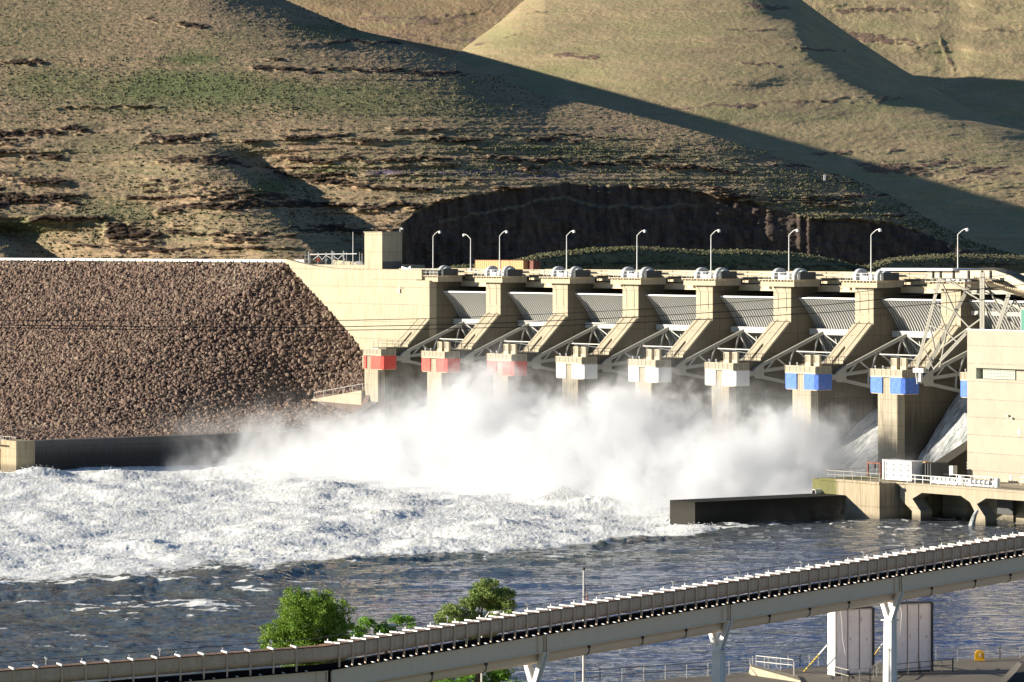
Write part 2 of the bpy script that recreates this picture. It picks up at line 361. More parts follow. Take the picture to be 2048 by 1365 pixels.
# ------------------------------------------------------------------ tainter gates
TD, TZ, GR = 10.4, 16.9, 15.55
gate_lab = ['first tainter gate from the left, half veiled by mist, beside the abutment wall', 'second ribbed spillway gate from the left, above the red panelled pier boxes',
 'third ribbed gate from the left, between the last red and the first white pier', 'ribbed gate between the first and second white panelled piers',
 'ribbed gate between the second and third white panelled piers', 'ribbed gate between the last white and the first blue panelled pier',
 'ribbed gate between the two blue panelled piers in clear view', 'rightmost ribbed gate, crossed by the tall white truss legs']
def gp(a, r=GR): return (TD-r*math.cos(a), TZ+r*math.sin(a))     # (d, z) on the skin
def make_gate(i):
    t = thing('tainter_gate', gate_lab[i], 'gate', W(i*L+L/2, 0), DAMROT, 'tainter gates between the piers')
    hw = 7.55; a0, a1 = R(-17), R(47)
    sk = MB(); N = 26; vs = []
    for k in range(N+1):
        a = a0+(a1-a0)*k/N
        for x in (-hw, hw):
            for r in (GR, GR+.05): d, z = gp(a, r); vs.append((x, -d, z))
    fs = []
    for k in range(N):
        o = k*4; fs += [(o, o+2, o+6, o+4), (o+1, o+5, o+7, o+3), (o, o+4, o+5, o+1), (o+2, o+3, o+7, o+6)]
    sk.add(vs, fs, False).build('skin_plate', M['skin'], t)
    rb = MB()
    nr = 25
    for j in range(nr):
        x = -hw+.1+j*(2*hw-.2)/(nr-1); vs = []
        for k in range(N+1):
            a = a0+(a1-a0)*k/N
            for (xx, r) in ((x-.035, GR-.02), (x-.035, GR-.30), (x+.035, GR-.30), (x+.035, GR-.02)):
                d, z = gp(a, r); vs.append((xx, -d, z))
        fs = [(k*4+q, k*4+(q+1) % 4, k*4+4+(q+1) % 4, k*4+4+q) for k in range(N) for q in range(4)]
        rb.add(vs, fs); vs = []
        for k in range(N+1):
            a = a0+(a1-a0)*k/N
            for (xx, r) in ((x-.11, GR-.30), (x-.11, GR-.34), (x+.11, GR-.34), (x+.11, GR-.30)):
                d, z = gp(a, r); vs.append((xx, -d, z))
        rb.add(vs, fs)
    rb.build('ribs', M['gate'], t)
    tp = MB(); d, z = gp(a1); tp.box(-hw, hw, -d-.35, -d+.15, z-.12, z+.12); tp.build('top_edge', M['white'], t)
    # main girder with a walkway, then two lower girders
    bm = MB(); d, z = -3.25, 23.45
    bm.box(-hw, hw, -d-1.35, -d+.0, z-.05, z+.12); bm.box(-hw, hw, -d-1.35, -d-1.2, z-.75, z-.05); bm.box(-hw, hw, -d-1.3, -d, z-.8, z-.72)
    for x in (-5.2, -1.8, 1.8, 5.2): bm.box(x-.06, x+.06, -d-1.32, -d-.1, z+.12, z+.16)
    bm.build('main_girder', M['gate'], t)
    for zz, dd in ((18.6, -4.6), (13.9, -4.1)):
        b = MB(); b.box(-hw, hw, -dd-.9, -dd+.1, zz-.4, zz+.4); b.build('lower_girder', M['arm'], t)
    for sd in (-1, 1):
        ar = MB(); xb = sd*5.6; x0 = sd*6.9
        T = (x0, -TD+.9, TZ)
        ends = [(sd*4.4, 2.0, 22.95), (sd*4.4, 3.6, 18.6), (sd*4.4, 3.2, 13.9)]
        root = [(x0, -TD+2.3, TZ+1.15), (x0, -TD+2.5, TZ+.35), (x0, -TD+2.5, TZ-.55)]
        for e, r_ in zip(ends, root): ar.bar(r_, e, .5, .5)
        ao = ar.build('arm', M['arm'], t)
        gs = MB(); gs.prism([(-TD+.75, TZ+.45), (-TD+1.3, TZ+.95), (-TD+2.5, TZ+1.5), (-TD+2.75, TZ+.9), (-TD+2.75, TZ-.85), (-TD+1.0, TZ-.75), (-TD+.75, TZ-.35)], x0-.28, x0+.28)
        gs.build('gusset', M['arm'], ao)
        hb = MB(); hb.tube([(x0-.55*sd, -TD+.1, TZ), (x0+.6*sd, -TD+.1, TZ)], .45, 12); hb.box(x0-.4, x0+.4, -TD-.1, -TD+.8, TZ-.35, TZ+.35); hb.build('trunnion_hub', M['arm'], ao)
        br = MB(); U = lambda k: np.array(root[0])*(1-k)+np.array(ends[0])*k
        Mi = lambda k: np.array(root[1])*(1-k)+np.array(ends[1])*k
        Lo = lambda k: np.array(root[2])*(1-k)+np.array(ends[2])*k
        for k, kd in ((.25, .06), (.25, .38), (.55, .38), (.55, .72), (.93, .72), (.93, .99)):
            br.bar(U(k), Mi(kd), .2, .2)
        for k in (.35, .7): br.bar(Mi(k), Lo(k), .2, .2)
        br.build('lattice', M['gate'], ao)
    cb = MB()
    for (p, q) in (((-4.4,2.0,22.95),(2.2,3.7,18.9)), ((4.4,2.0,22.95),(-2.2,3.7,18.9)), ((-4.4,2.2,22.7),(-2.0,3.9,18.9)), ((4.4,2.2,22.7),(2.0,3.9,18.9)), ((-5.2,-2.6,20.2),(5.2,-2.6,20.2)), ((-5.2,-2.6,20.2),(4.6,3.4,18.6))):
        cb.bar(p, q, .16, .16)
    cb.build('cross_brace', M['gate'], t)
    return t
g0 = make_gate(0)
for i in range(1, 8):
    c = copy_tree(g0); c.location = W(i*L+L/2, 0); c['label'] = gate_lab[i]

# ------------------------------------------------------------------ road bridge over the gates, ogee crests with falling water
t = thing('spillway_bridge', 'long roadway bridge with beams and pipe along the top of the spillway', 'bridge', W(0, 0), DAMROT)
b = MB(); b.box(-22, 9.6*L, 5.0, 13.0, 31.25, 31.6); b.box(-22, 9.6*L, 4.8, 5.05, 31.1, 32.2); b.box(-22, 9.6*L, 12.8, 13.05, 31.1, 32.2); b.build('roadway', M['conc'], t)
for i in range(8):
    b = MB(); a, e = i*L+2.2, (i+1)*L-2.2
    b.box(a, e, 4.3, 4.6, 30.4, 31.3); b.box(a, e, 4.05, 4.8, 31.22, 31.3); b.box(a, e, 4.05, 4.8, 30.35, 30.43)
    b.box(a, e, 3.6, 3.85, 29.25, 30.15); b.box(a, e, 3.3, 4.1, 29.2, 29.28); b.box(a, e, 3.4, 4.1, 30.1, 30.17); b.box((a+e)/2+.2, (a+e)/2+.5, 3.2, 3.6, 29.5, 30.5)
    b.build('beam', M['beam'], t)
b = MB(); b.tube([(-1, 2.2, 31.75), (8.2*L, 2.2, 31.75)], .17, 10)
for i in range(8): b.tube([(i*L+L/2-.1, 2.2, 31.75), (i*L+L/2+.1, 2.2, 31.75)], .24, 10)
b.build('torque_pipe', M['beam'], t)
for i in range(8):
    a = (i+1)*L-2.2; b = MB(); rail(b, (a-5.6, 3.2, 31.0), (a-1.6, 3.2, 31.0), n=5, r=.02, post=.02); b.build('walkway_railing', M['rail'], t)
    b = MB(); rail(b, ((i*L)+4.6, 4.2, 30.4), (i*L+6.8, 4.2, 30.4), n=2, r=.02, post=.02); b.build('ladder_railing', M['rail'], t)
b = MB(); b.box(-1, 8.3*L, 3.6, 4.8, 31.0, 31.06); b.box(2.2, 8*L, 11, 12.6, 20, 31.2); b.build('stoplog_wall', M['darkmetal'], t)

for i in range(9):   # lamps on the parapet
    if i == 8: u, d, flip = 4.44, -4., -1
    else: u, d, flip = (i*L if i else -.85), .3, 1
    lb = ['street lamp at the abutment end, arm pointing right, beside a shorter lamp facing left', 'street lamp over the second pier, in front of the tan shed', 'street lamp over the third pier from the left',
      'street lamp over the first white panelled pier', 'street lamp over the middle white panelled pier', 'street lamp over the last white panelled pier', 'street lamp over the first blue panelled pier',
      'rightmost street lamp, rising behind the flat white canopy', 'shorter street lamp whose arm points left, second from the left end'][i]
    u0, dd = (u, d)
    t = thing('street_lamp', lb, 'street lamp', W(u0, dd), DAMROT, 'street lamps along the top of the dam')
    hp = 6.0 if i < 8 else 5.5
    base = 31.1 if i < 8 else 31.6
    b = MB(); b.tube([(0,0,base), (0,0,31.9+hp)], .10, 8, .06); b.box(-.25, .25, -.25, .25, base, base+.6); b.build('pole', M['bright'], t)
    b = MB(); pts = [(0,0,31.85+hp)]
    for k in range(1, 7): a = k/6; pts.append((flip*1.9*a*1.0, 0, 31.85+hp+.85*math.sin(a*math.pi/2)))
    b.tube(pts, .05, 6); b.build('arm', M['bright'], t)
    b = MB(); b.ball((flip*2.05, 0, 32.6+hp), .25, 8, (1.3,1,.9)); b.tube([(flip*2.1,0,32.35+hp), (flip*2.1,0,32.6+hp)], .22, 8); b.build('lamp_head', M['bright'], t)

# crest bodies and chutes
def chute_mat():
    m = NT('falling_white_water'); o = m.obj(); g = m.mapv(o, (1.6,.35,.35)); n1 = m.noise(g, 1.3, 8, .7, .6); n2 = m.noise(o, .25, 3); n3 = m.noise(o, 4, 6, .7)
    y = m.xyz(o)[1]
    thick = m.rng(m.math('ADD', n1, m.math('MULTIPLY', m.math('SUBTRACT', n2, .5), .5)), .36, .60)
    col = m.mix(thick, (.30,.33,.33), (.88,.90,.92))
    m.bsdf(col, .6, normal=m.bump(m.math('ADD', n1, n3), .9, .5)); return m.m
M['chute'] = chute_mat()
prof7 = [(-6,14.2),(-3,13.6),(0,12.5),(2.9,11.1),(5.5,9.3),(8.2,7.3),(11,5.2),(14,3.2),(18,1.2),(22,.4),(26,-.6)]
prof8 = [(-6,19.2),(-2,18.8),(0,17.9),(2,16.0),(5,12.4),(8,8.6),(11,5.2),(14,2.6),(18,.9),(22,.3),(26,-.6)]
for i in range(8):
    pf = prof8 if i == 7 else prof7
    ob = thing('ogee_crest', ['sloping overflow sill under the first gate from the left','sloping overflow sill under the second gate from the left','sloping overflow sill under the third gate from the left','sloping overflow sill under the fourth gate from the left',
        'sloping overflow sill under the fourth gate from the right','sloping overflow sill under the third gate from the right','sloping overflow sill between the two blue panelled piers','raised overflow sill next to the powerhouse'][i], 'spillway sill', W(i*L+L/2, 0), DAMROT, 'overflow sills between the piers')
    b = MB(); poly = [(-d, z-1.8) for d, z in pf]; poly = [(14, -3), (14, poly[0][1])]+poly+[(poly[-1][0], -3)]
    b.prism(poly[::-1], -7.62, 7.62); b.build('sill', M['wall'], ob)
ny, nx = 90, 60
for i in range(8):
    pf = prof8 if i == 7 else prof7
    ds = np.linspace(-6, 26, ny); us = np.linspace(-7.6, 7.6, nx); UU, DD = np.meshgrid(us, ds)
    Z = np.interp(DD, [p[0] for p in pf], [p[1] for p in pf])
    amp = np.clip((DD+2)/14, .05, 1)
    Z = Z+amp*(.55*fbm(UU*.5+31*i, DD*.22, 4, 1)+.35*np.abs(fbm(UU*1.4+7*i, DD*.8, 3, 2)))-.9*np.exp(-(7.6-np.abs(UU))/.6)*(i == 7)
    P = np.stack([UU, -DD, Z], -1)
    o = grid_mesh('spill_water', P, M['chute']); o.location = W(i*L+L/2, 0); o.rotation_euler = (0,0,DAMROT); tag(o, kind='structure')

# ------------------------------------------------------------------ abutment, tower, wing walls
t = thing('abutment_wall', 'tall pale concrete wall between the rock slope and the first spillway gate', 'dam wall', W(0, 0), DAMROT)
b = MB(); b.box(-20.5, -2.0, -3.0, 13, -3, 31.95); b.box(-12.0, 3.2, -1.7, 13, 30.3, 32.05) if False else None
b.box(-2.0, 2.14, -3.05, -1.56, 20.5, 30.2)
b.build('main_wall', M['conc'], t)
b = MB(); b.box(-16.5, -.2, -3.12, -1.9, 30.35, 32.1); b.build('parapet', M['conc'], t)
b = MB()   # wing wall rising to the embankment crest
top = [(-20.5, 31.95), (-31, 32.2), (-37, 32.5), (-43, 33.1), (-48.5, 33.75)]
for (u0, z0), (u1, z1) in zip(top[:-1], top[1:]):
    e0, e1 = (-20.5-u0)*.06, (-20.5-u1)*.06
    b.hull8([(u1,-2.85+e1,5),(u0,-2.85+e0,5),(u1,-1.6+e1,5),(u0,-1.6+e0,5),(u1,-2.85+e1,z1),(u0,-2.85+e0,z0),(u1,-1.6+e1,z1),(u0,-1.6+e0,z0)])
b.build('wing_wall', M['conc'], t)
b = MB(); b.box(-.1, 3.2, -2.0, 1.8, 30.4, 32.0); b.build('dark_corner_box', M['wall'], t)
b = MB(); b.box(-7.5, -6.9, -3.3, -3.05, 28.0, 28.7); b.bar((-7.4,-3.4,29.0), (-6.4,-3.6,28.95), .08); b.build('wall_cabinet', M['steel'], t)
t = thing('elevator_tower', 'plain square concrete tower on the left end of the spillway', 'tower', W(0, 0), DAMROT)
b = MB(); b.box(-26.7, -20.9, 2.15, 6.4, 31.5, 38.6); b.box(-26.85, -20.75, 2.0, 6.55, 38.6, 38.72); b.build('shaft', M['conc'], t)
b = MB(); b.box(-20.9, -20.87, 2.2, 6.3, 31.9, 33.4); b.build('dado', M['wall'], t)
tt = thing('tower_camera', 'small white camera on a bracket at the right top corner of the tower', 'camera', W(-20.9, -6.0), DAMROT)
b = MB(); b.tube([(0,0,38.7),(0,0,39.5)], .07, 6); b.build('bracket', M['bright'], tt); b = MB(); b.ball((.7,0,39.2), .2, 8); b.bar((0,0,39.4),(.7,0,39.35),.05); b.build('camera_head', M['bright'], tt)

# left training wall, guide wall, cross wall
t = thing('left_guide_wall', 'long dark low concrete wall between the rock slope and the foam', 'wall', W(0, 0), DAMROT)
b = MB(); b.prism(D([(13.7,-3),(13.7,9.5),(19.3,6.5),(23,4.9),(79.5,4.72),(79.5,-3)])[::-1], -.4, 2.1); b.build('wall_body', M['wall'], t)
t = thing('cross_retaining_wall', 'short sunlit retaining wall holding the rocks beside the first pier', 'wall', W(0, 0), DAMROT)
b = MB(); b.hull8([(-19,-14.2,3),(-2.2,-14.2,3),(-19,-13.6,3),(-2.2,-13.6,3),(-19,-14.2,9.2),(-2.2,-14.2,11.35),(-19,-13.6,9.2),(-2.2,-13.6,11.35)])
b.hull8([(-19,-14.9,5.5),(-13.3,-14.9,5.5),(-19,-14.21,5.5),(-13.3,-14.21,5.5),(-19,-14.9,9.0),(-13.3,-14.9,7.0),(-19,-14.21,9.0),(-13.3,-14.21,7.0)]); b.build('wall_body', M['conc'], t)
b = MB(); rail(b, (-17,-14.6,8.6), (-12,-14.6,7.0), n=3); rail(b, (-12,-14.6,7.0), (-10,-14.6,7.0), n=1); rail(b, (-18,-13.9,9.4), (-2.3,-13.9,11.4), n=5, mid=False); b.build('railing', M['steel'], t)
t = thing('fishway_entrance', 'stained concrete block with dark openings at the left edge beside the foam', 'concrete block', W(0, 0), DAMROT)
b = MB(); z1 = 4.3
b.box(-14, -8.6, -83, -79.6, -3, 3.3); b.box(-7.4, -4.4, -83, -79.6, -3, 3.3); b.box(-3.2, 2.2, -83, -79.6, -3, 4.75); b.box(-14, -3.2, -83, -79.6, 3.3, 4.0); b.box(-14,-3.2,-80.6,-79.6,-3,3.3)
b.build('block', M['fish'], t)
b = MB(); rail(b, (-14,-82.8,4.0), (-3.3,-82.8,4.0), n=5); rail(b, (-14,-80.2,4.0), (-3.3,-80.2,4.0), n=5); b.build('railing', M['steel'], t)

# ------------------------------------------------------------------ right training wall, landing, powerhouse
t = thing('right_training_wall', 'low black wet concrete wall reaching out into the river, sloping up towards the last pier', 'wall', W(0, 0), DAMROT)
b = MB(); b.prism(D([(43.1,-3),(43.1,2.95),(68.3,2.95),(68.3,-3)])[::-1], 157.2, 162.6); b.build('low_wall', M['mossy'], t)
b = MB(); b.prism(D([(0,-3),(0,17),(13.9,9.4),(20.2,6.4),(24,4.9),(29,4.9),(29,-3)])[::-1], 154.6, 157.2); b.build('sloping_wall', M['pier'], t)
t = thing('concrete_landing', 'stained concrete landing block with a green mossy left end', 'concrete block', W(0, 0), DAMROT)
b = MB(); b.box(155.6, 169.6, -43, -26, -3, 4.85); b.box(157.3, 169.75, -43.2, -42.7, 4.72, 5.05); bo = b.build('block', M['block'], t)
b = MB(); rail(b, (158.6,-43,5.05), (169.6,-43,5.05), n=6); rail(b, (158.6,-43,5.05), (157.6,-29,5.05), n=6); b.build('railing', M['rail'], t)
b = MB(); vs = []
b.tube([(157.25,-43,3.1),(157.25,-44.1,3.1)], .42, 16); b.build('outlet_pipe', M['bright'], t)
b = MB(); b.tube([(157.25,-44.0,3.1),(157.25,-44.14,3.1)], .34, 16); b.build('pipe_bore', M['black'], t)
t = thing('powerhouse', 'large pale smooth concrete powerhouse wall with a glass block window at the right edge', 'building', W(0, 0), DAMROT)
ul, zt = atD(1934.5, 660, 26); wl = []
wx0, wz1 = atD(1952, 736, 26); wx1, wz0 = atD(2040, 761.5, 26); gx1 = atD(2022, 750, 26)[0]
wx1 += 14
b = MB(); y = -26
b.box(ul, wx0, y, 10, 4, zt); b.box(wx0, wx1, y, 10, wz1, zt); b.box(wx0, wx1, y, 10, 4, wz0); b.box(wx1, ul+60, y, 10, 4, zt); b.box(wx0, wx1, y+.9, y+1.5, wz0, wz1)
b.build('wall', M['house'], t)
b = MB(); b.box(wx0, wx0+.02, y+.02, y+.88, wz0, wz1); nb = 22
for k in range(nb):
    x = wx0+.6+(gx1-wx0-.6)*k/nb
    for j in range(4): b.box(x+.03, x+(gx1-wx0-.6)/nb-.03, y+.72, y+.88, wz0+.05+(wz1-wz0)*j/4, wz0+(wz1-wz0)*(j+1)/4)
b.build('window', M['glass'], t)
b = MB(); b.box(ul-.08, ul+60, y-.1, y+.4, zt, zt+.12); b.build('coping', M['white'], t)
b = MB()
for (px_, py_) in ((2018,832),(2026,837)):
    u_, z_ = atD(px_, py_, 26); b.box(u_-.15, u_+.15, y-.4, y, z_-.12, z_+.12)
u_, z_ = atD(2039, 865, 26); b.box(u_-.25, u_+.25, y-.06, y, z_-.4, z_+.4); u_, z_ = atD(2022, 957, 26); b.box(u_-.2, u_+.2, y-.06, y, z_-.35, z_+.35)
b.build('wall_fitting', M['steel'], t)
b = MB(); u0_, z0_ = atD(1965, 655, 20)
for k in range(3):
    z_ = atD(1930, 925+6*k, 24)[1]; b.bar((ul-1.8,-24.5,z_),(ul,-24.5,z_),.07)
b.bar((ul-.2,-24.5,5.2),(ul-.2,-24.5,8.2),.1); b.bar((ul-1.2,-24.5,6.2),(ul-1.2,-24.5,8.2),.1); b.build('ladder', M['bright'], t)

t = thing('tailrace_deck', 'concrete deck on haunched piers along the powerhouse at the waterline', 'deck bridge', W(0, 0), DAMROT)
def P40(pts, d=40.): return [atD(x, y, d) for x, y in pts]
lf = P40([(1787,965),(1800,974),(1800,997),(1824,1022.5),(1824,1046),(1841,1046),(1841,1023),(1824.5,998),(1843.5,986),(1921.5,992),(1940,1005),(1949.5,1024),(1951,1050),(1971,1055),(1970,1034),(1953.5,1008.5),(1972,997),(2100,1006),(2160,1012),(2160,990),(2048,982.5),(1935,974)])
b = MB(); b.prism(lf, -40.0, -38.0, 'y'); b.build('haunched_beam', M['deckc'], t)
b = MB(); b.box(169.65, 215, -38.0, -26, 4.15, 4.75); b.box(169.65, 215, -40.15, -39.5, 4.76, 4.95); b.build('deck_slab', M['deckc'], t)
b = MB()
for xa, xb in ((1856,1867.5),(1885,1934),(2032,2100)):
    ua, ub = atD(xa, 1040, 33)[0], atD(xb, 1040, 33)[0]; b.box(ua, ub, -33, -27, -3, 4.15)
b.box(atD(1960,1040,30)[0], atD(2032,1040,30)[0], -30.5, -27, -3, 4.15)
b.build('draft_tube_pier', M['deckc'], t)
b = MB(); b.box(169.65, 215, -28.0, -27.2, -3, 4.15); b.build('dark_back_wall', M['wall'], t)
b = MB(); ua = atD(2000,1010,34)[0]; b.box(ua, ua+3.0, -34.5, -33.8, 1.3, 3.9); b.build('stoplog', M['darkmetal'], t)
b = MB(); rail(b, (171.5,-39.8,4.95), (184.0,-39.8,4.95), n=8, r=.04, post=.04); rail(b, (171.5,-35,4.95), (183.0,-35,4.95), n=8, r=.04, post=.04); rail(b, (184,-31,4.95), (210,-31,4.95), n=12, r=.035); b.build('railing', M['bright'], t)
# things on the deck
t = thing('white_rack', 'white slotted steel rack standing on the landing left of the rusty post', 'equipment rack', W(0, 0), DAMROT)
u0, z0_ = 165.0, 5.06; b = MB()
b.box(165.4,170.9,-38.6,-36.6,5.06,7.55); b.box(165.2,165.4,-38.8,-36.4,5.06,7.75); b.box(165.3,171.0,-38.7,-36.5,7.55,7.68)
b.build('body', M['bright'], t)
b = MB()
for k in range(4):
    for j in range(3): b.box(165.9+k*1.45-.13, 165.9+k*1.45+.13, -38.63, -38.56, 5.55+j*.72, 5.85+j*.72)
b.build('slot_openings', M['darkmetal'], t)
t = thing('black_panels', 'dark upright panels between the white rack and the rusty post', 'panel stack', W(0,0), DAMROT)
b = MB()
for k in range(4): b.box(171.5+k*.5, 171.7+k*.5, -37.2, -34, 5.06, 7.5)
b.build('panels', M['darkmetal'], t)
t = thing('rusty_post', 'square rusty brown post rising above the deck railing', 'post', W(0,0), DAMROT)
b = MB(); ua = atD(1847.5, 925, 34)[0]; ub = atD(1857, 925, 34)[0]; b.box(ua, ub, -34.6, -33.6, 4.8, atD(1850,923,34)[1]); b.build('post_body', M['tanwall'], t)
t = thing('red_gantry_frame', 'dark red steel portal frame on the landing at the foot of the falling water', 'frame', W(0,0), DAMROT)
u1_, z1_ = atD(1736, 924, 33); u2_, _ = atD(1761, 924, 33); b = MB()
for u_ in (u1_, u2_): b.box(u_-.12, u_+.12, -33.1, -32.9, 4.8, z1_)
b.box(u1_-.12, u2_+.12, -33.12, -32.88, z1_-.22, z1_); b.build('portal', M['rust'], t)
b = MB(); um = (u1_+u2_)/2; b.bar((um,-33,z1_-.3),(um+.15,-33,5.6),.1); b.box(um-.1,um+.2,-33.15,-32.85,6.0,6.6); b.build('hook_block', M['darkmetal'], t)
t = thing('arrow_shaped_slab', 'grey steel slab with a pointed left end behind the deck railing', 'steel slab', W(0,0), DAMROT)
pl = [atD(x,y,28) for x, y in ((1891,940),(1897,932.5),(1910,931.5),(1910,950.5),(1897,951),(1897,947))]
b = MB(); b.prism(pl, -28.4, -27.6, 'y'); b.build('slab', M['steel'], t)
for k, (xa, xb) in enumerate(((1867, 1930),(1935, 2002))):
    t = thing('pipe_assembly', ['white horizontal pipework skid at the left end of the deck','white horizontal pipework skid with a tank end, next to the stairs'][k], 'pipework', W(0,0), DAMROT, 'pipework skids on the deck')
    ua, ub = atD(xa, 960, 37)[0], atD(xb, 960, 37)[0]; b = MB()
    b.box(ua, ub-.9, -37.6, -36.8, 4.95, 5.2); b.tube([(ua+.2,-37.2,5.5),(ub-.9,-37.2,5.5)], .2, 8)
    for q in range(7): xx = ua+.3+(ub-ua-1.2)*q/6; b.box(xx-.07, xx+.07, -37.6, -36.8, 5.2, 5.85)
    b.build('skid', M['bright'], t)
    b = MB(); b.tube([(ub-.5,-37.2,4.95),(ub-.5,-37.2,6.0)], .42, 12); b.ball((ub-.5,-37.2,6.0), .42, 12, (1,1,.5)); b.build('tank', M['bright'], t)
    b = MB(); b.box(ub-1.5, ub-.9, -37.5, -36.9, 4.96, 5.6); b.build('pump', M['darkmetal'], t)
# water spout under the deck
t_ = MB(); ua, za = atD(1955, 1022, 41.2); ub, zb = atD(1942, 1053, 42.5)
pts = []
for k in range(9):
    q = k/8; pts.append((ua+(ub-ua)*q, -41.2-1.3*q, za-(za)*(q**1.6)))
t_.tube(pts, .18, 8, .42)
o = t_.build('water_spout', M['chute']); o.location = W(0,0); o.rotation_euler = (0,0,DAMROT); tag(o, 'thin white water jet pouring from the deck leg into the river', 'water jet')

# ------------------------------------------------------------------ trussed bypass channel with canopy
M['roofd'] = paint('weathered_roof_sheet', (.15,.13,.095), 1., .4)
t = thing('trussed_bypass_channel', 'steel channel with flat white roof and arched panels carried on long white truss legs', 'truss structure', W(0,0), DAMROT)
DT = 21.
def TP(x, y, d=DT): u, z = atD(x, y, d); return (u, -d, z)
def leg(pts, w, name='truss_leg', d0=DT, d1=DT, mt='arm2'):
    b = MB(); p, q = TP(*pts[0], d0), TP(*pts[1], d1); b.bar(p, q, w, w); return b.build(name, M[mt], t)
M['arm2'] = paint('truss_paint', (.27,.26,.22), .5, .2)
def ibeam(a, c, w, d0=DT, d1=DT):
    b = MB(); p, q = np.array(TP(*a, d0)), np.array(TP(*c, d1)); s_ = w*.5
    b.bar(p, q, w*.16, w*.9); b.bar(p+[-s_*.8,0,0], q+[-s_*.8,0,0], w*.2, w); b.bar(p+[s_*.8,0,0], q+[s_*.8,0,0], w*.2, w)
    return b.build('truss_leg', M['arm2'], t)
ibeam((1880,556),(1832,742),.36); ibeam((1939,570),(1852,742),.36,18,DT); ibeam((1964.5,545),(1964.5,662),.52,22,22)
ibeam((2018,588),(1994,662),.44,22,22); 
for a, c, w in (((1970,566),(2003,624),.3),((2003,624),(2040,662),.3),((1964,600),(1990,662),.3),((1884,566),(1911,626),.26),((1911,626),(1945,662),.28),((1875,608),(1912,626),.26),((1862,652),(1893,664),.26),
      ((1893,664),(1918,688),.26),((1912,626),(1893,664),.22),((1876,612),(1893,664),.22),((1861,656),(1870,700),.22),((1893,664),(1880,735),.28),((1935,662),(1880,720),.3),((1966,635),(1878,700),.3),
      ((1934,668),(1868,738),.34),((1884,560),(1960,590),.22),((1900,560),(1945,592),.3),((1920,575),(2008,632),.26),((2008,632),(2030,600),.24),((2030,600),(2052,640),.24),((1850,700),(1868,740),.2)):
    leg((a, c), w*.68, 'brace')
b = MB(); pA = [atD(x,y,17) for x, y in ((1800,536.5),(1800,541.2),(1943,541.8),(1943,537.2))]; b.prism(pA, -20.5, -14, 'y'); b.build('roof', M['white'], t)
b = MB(); ch = [atD(x,y,19.5) for x, y in ((1854,541.5),(1871,557.2),(1990,557.2),(1990,541.5))]; b.prism(ch, -19.6, -17.5, 'y'); b.build('channel_wall', M['hatch'], t)
b = MB()
for x in (1866,1881,1907,1937,1964,1981):
    ua, za = atD(x, 541.8, 19.7); ub, zb = atD(x, 557, 19.7); b.box(ua-.1, ua+.1, -19.85, -19.6, zb, za)
b.box(atD(1868,557,19.7)[0], atD(1995,557,19.7)[0], -19.9, -17.4, atD(1900,558.6,19.7)[1], atD(1900,556.8,19.7)[1]); b.build('channel_frame', M['darkmetal'], t)
# arched ribbed shell descending to the right
near = [(1943,541),(1990,541.5),(2020,551),(2048,566),(2090,592),(2130,622)]; far = [(1960,536),(1988,535.5),(2012,538.5),(2040,548),(2075,564),(2110,590)]
b = MB(); vs = []
for (x, y), (x2, y2) in zip(near, far):
    u_, z_ = atD(x, y, 19.3); u2, z2 = atD(x2, y2, 12); vs += [(u_, -19.3, z_), (u2, -12, z2), (u_, -19.3, z_-.12), (u2, -12, z2-.12)]
b.add(vs, [f for k in range(len(near)-1) for f in ((4*k, 4*k+4, 4*k+5, 4*k+1), (4*k+2, 4*k+3, 4*k+7, 4*k+6), (4*k, 4*k+2, 4*k+6, 4*k+4))]); b.build('curved_roof', M['roofd'], t)
b = MB(); ba = [(1990,541.5),(2020,551),(2048,566),(2090,592)]; bb = [(1990,557),(2015,563),(2048,583),(2090,612)]; pl_ = [atD(x,y,19.5) for x, y in ba]+[atD(x,y,19.5) for x, y in bb[::-1]]
b.prism(pl_, -19.6, -19.2, 'y'); b.build('curved_wall', M['hatch'], t)
rb = MB()
for k in range(30):
    q = k/29; x = 1985+q*110; y1 = 575+q*34; u0_, z0_ = atD(x-38, y1-21, 21); u1_, z1_ = atD(x, y1, 15)
    rb.bar((u0_, -21, z0_), (u1_, -15, z1_), .12, .25)
rb.build('underside_rib', M['hatch'], t)
b = MB(); 
for (x0_, y0_, x1_, y1_) in ((1945,585,2110,585),(1945,626,2110,632),(1990,600,2110,640)):
    p, q = TP(x0_, y0_, 16), TP(x1_, y1_, 16); b.bar(p, q, .4, .55)
b.build('longitudinal_beam', M['arm'], t)
b = MB(); u_, z_ = atD(1838, 741, DT); b.box(u_-.6, u_+1.6, -DT-.6, -DT+.4, z_-.3, z_+.3); b.bar((u_+.3,-DT,z_),(u_+.3,-DT,z_-1.6),.4,.6); b.bar((u_-.2,-DT-.5,z_+.2),(u_+.2,-DT-.5,z_-1.9),.1); b.build('bearing_foot', M['steel'], t)
t = thing('green_sign', 'narrow dark green sign standing on the powerhouse roof at the right edge', 'sign', W(0,0), DAMROT)
u_, z_ = atD(2044, 620, 25); b = MB(); M['green'] = paint('green_paint', (.05,.25,.18)); b.box(u_, u_+1.5, -25.1, -25, zt+.1, z_); b.build('board', M['green'], t); b = MB(); b.box(u_-.08, u_, -25.15, -24.95, zt, z_+.05); b.build('post', M['white'], t)

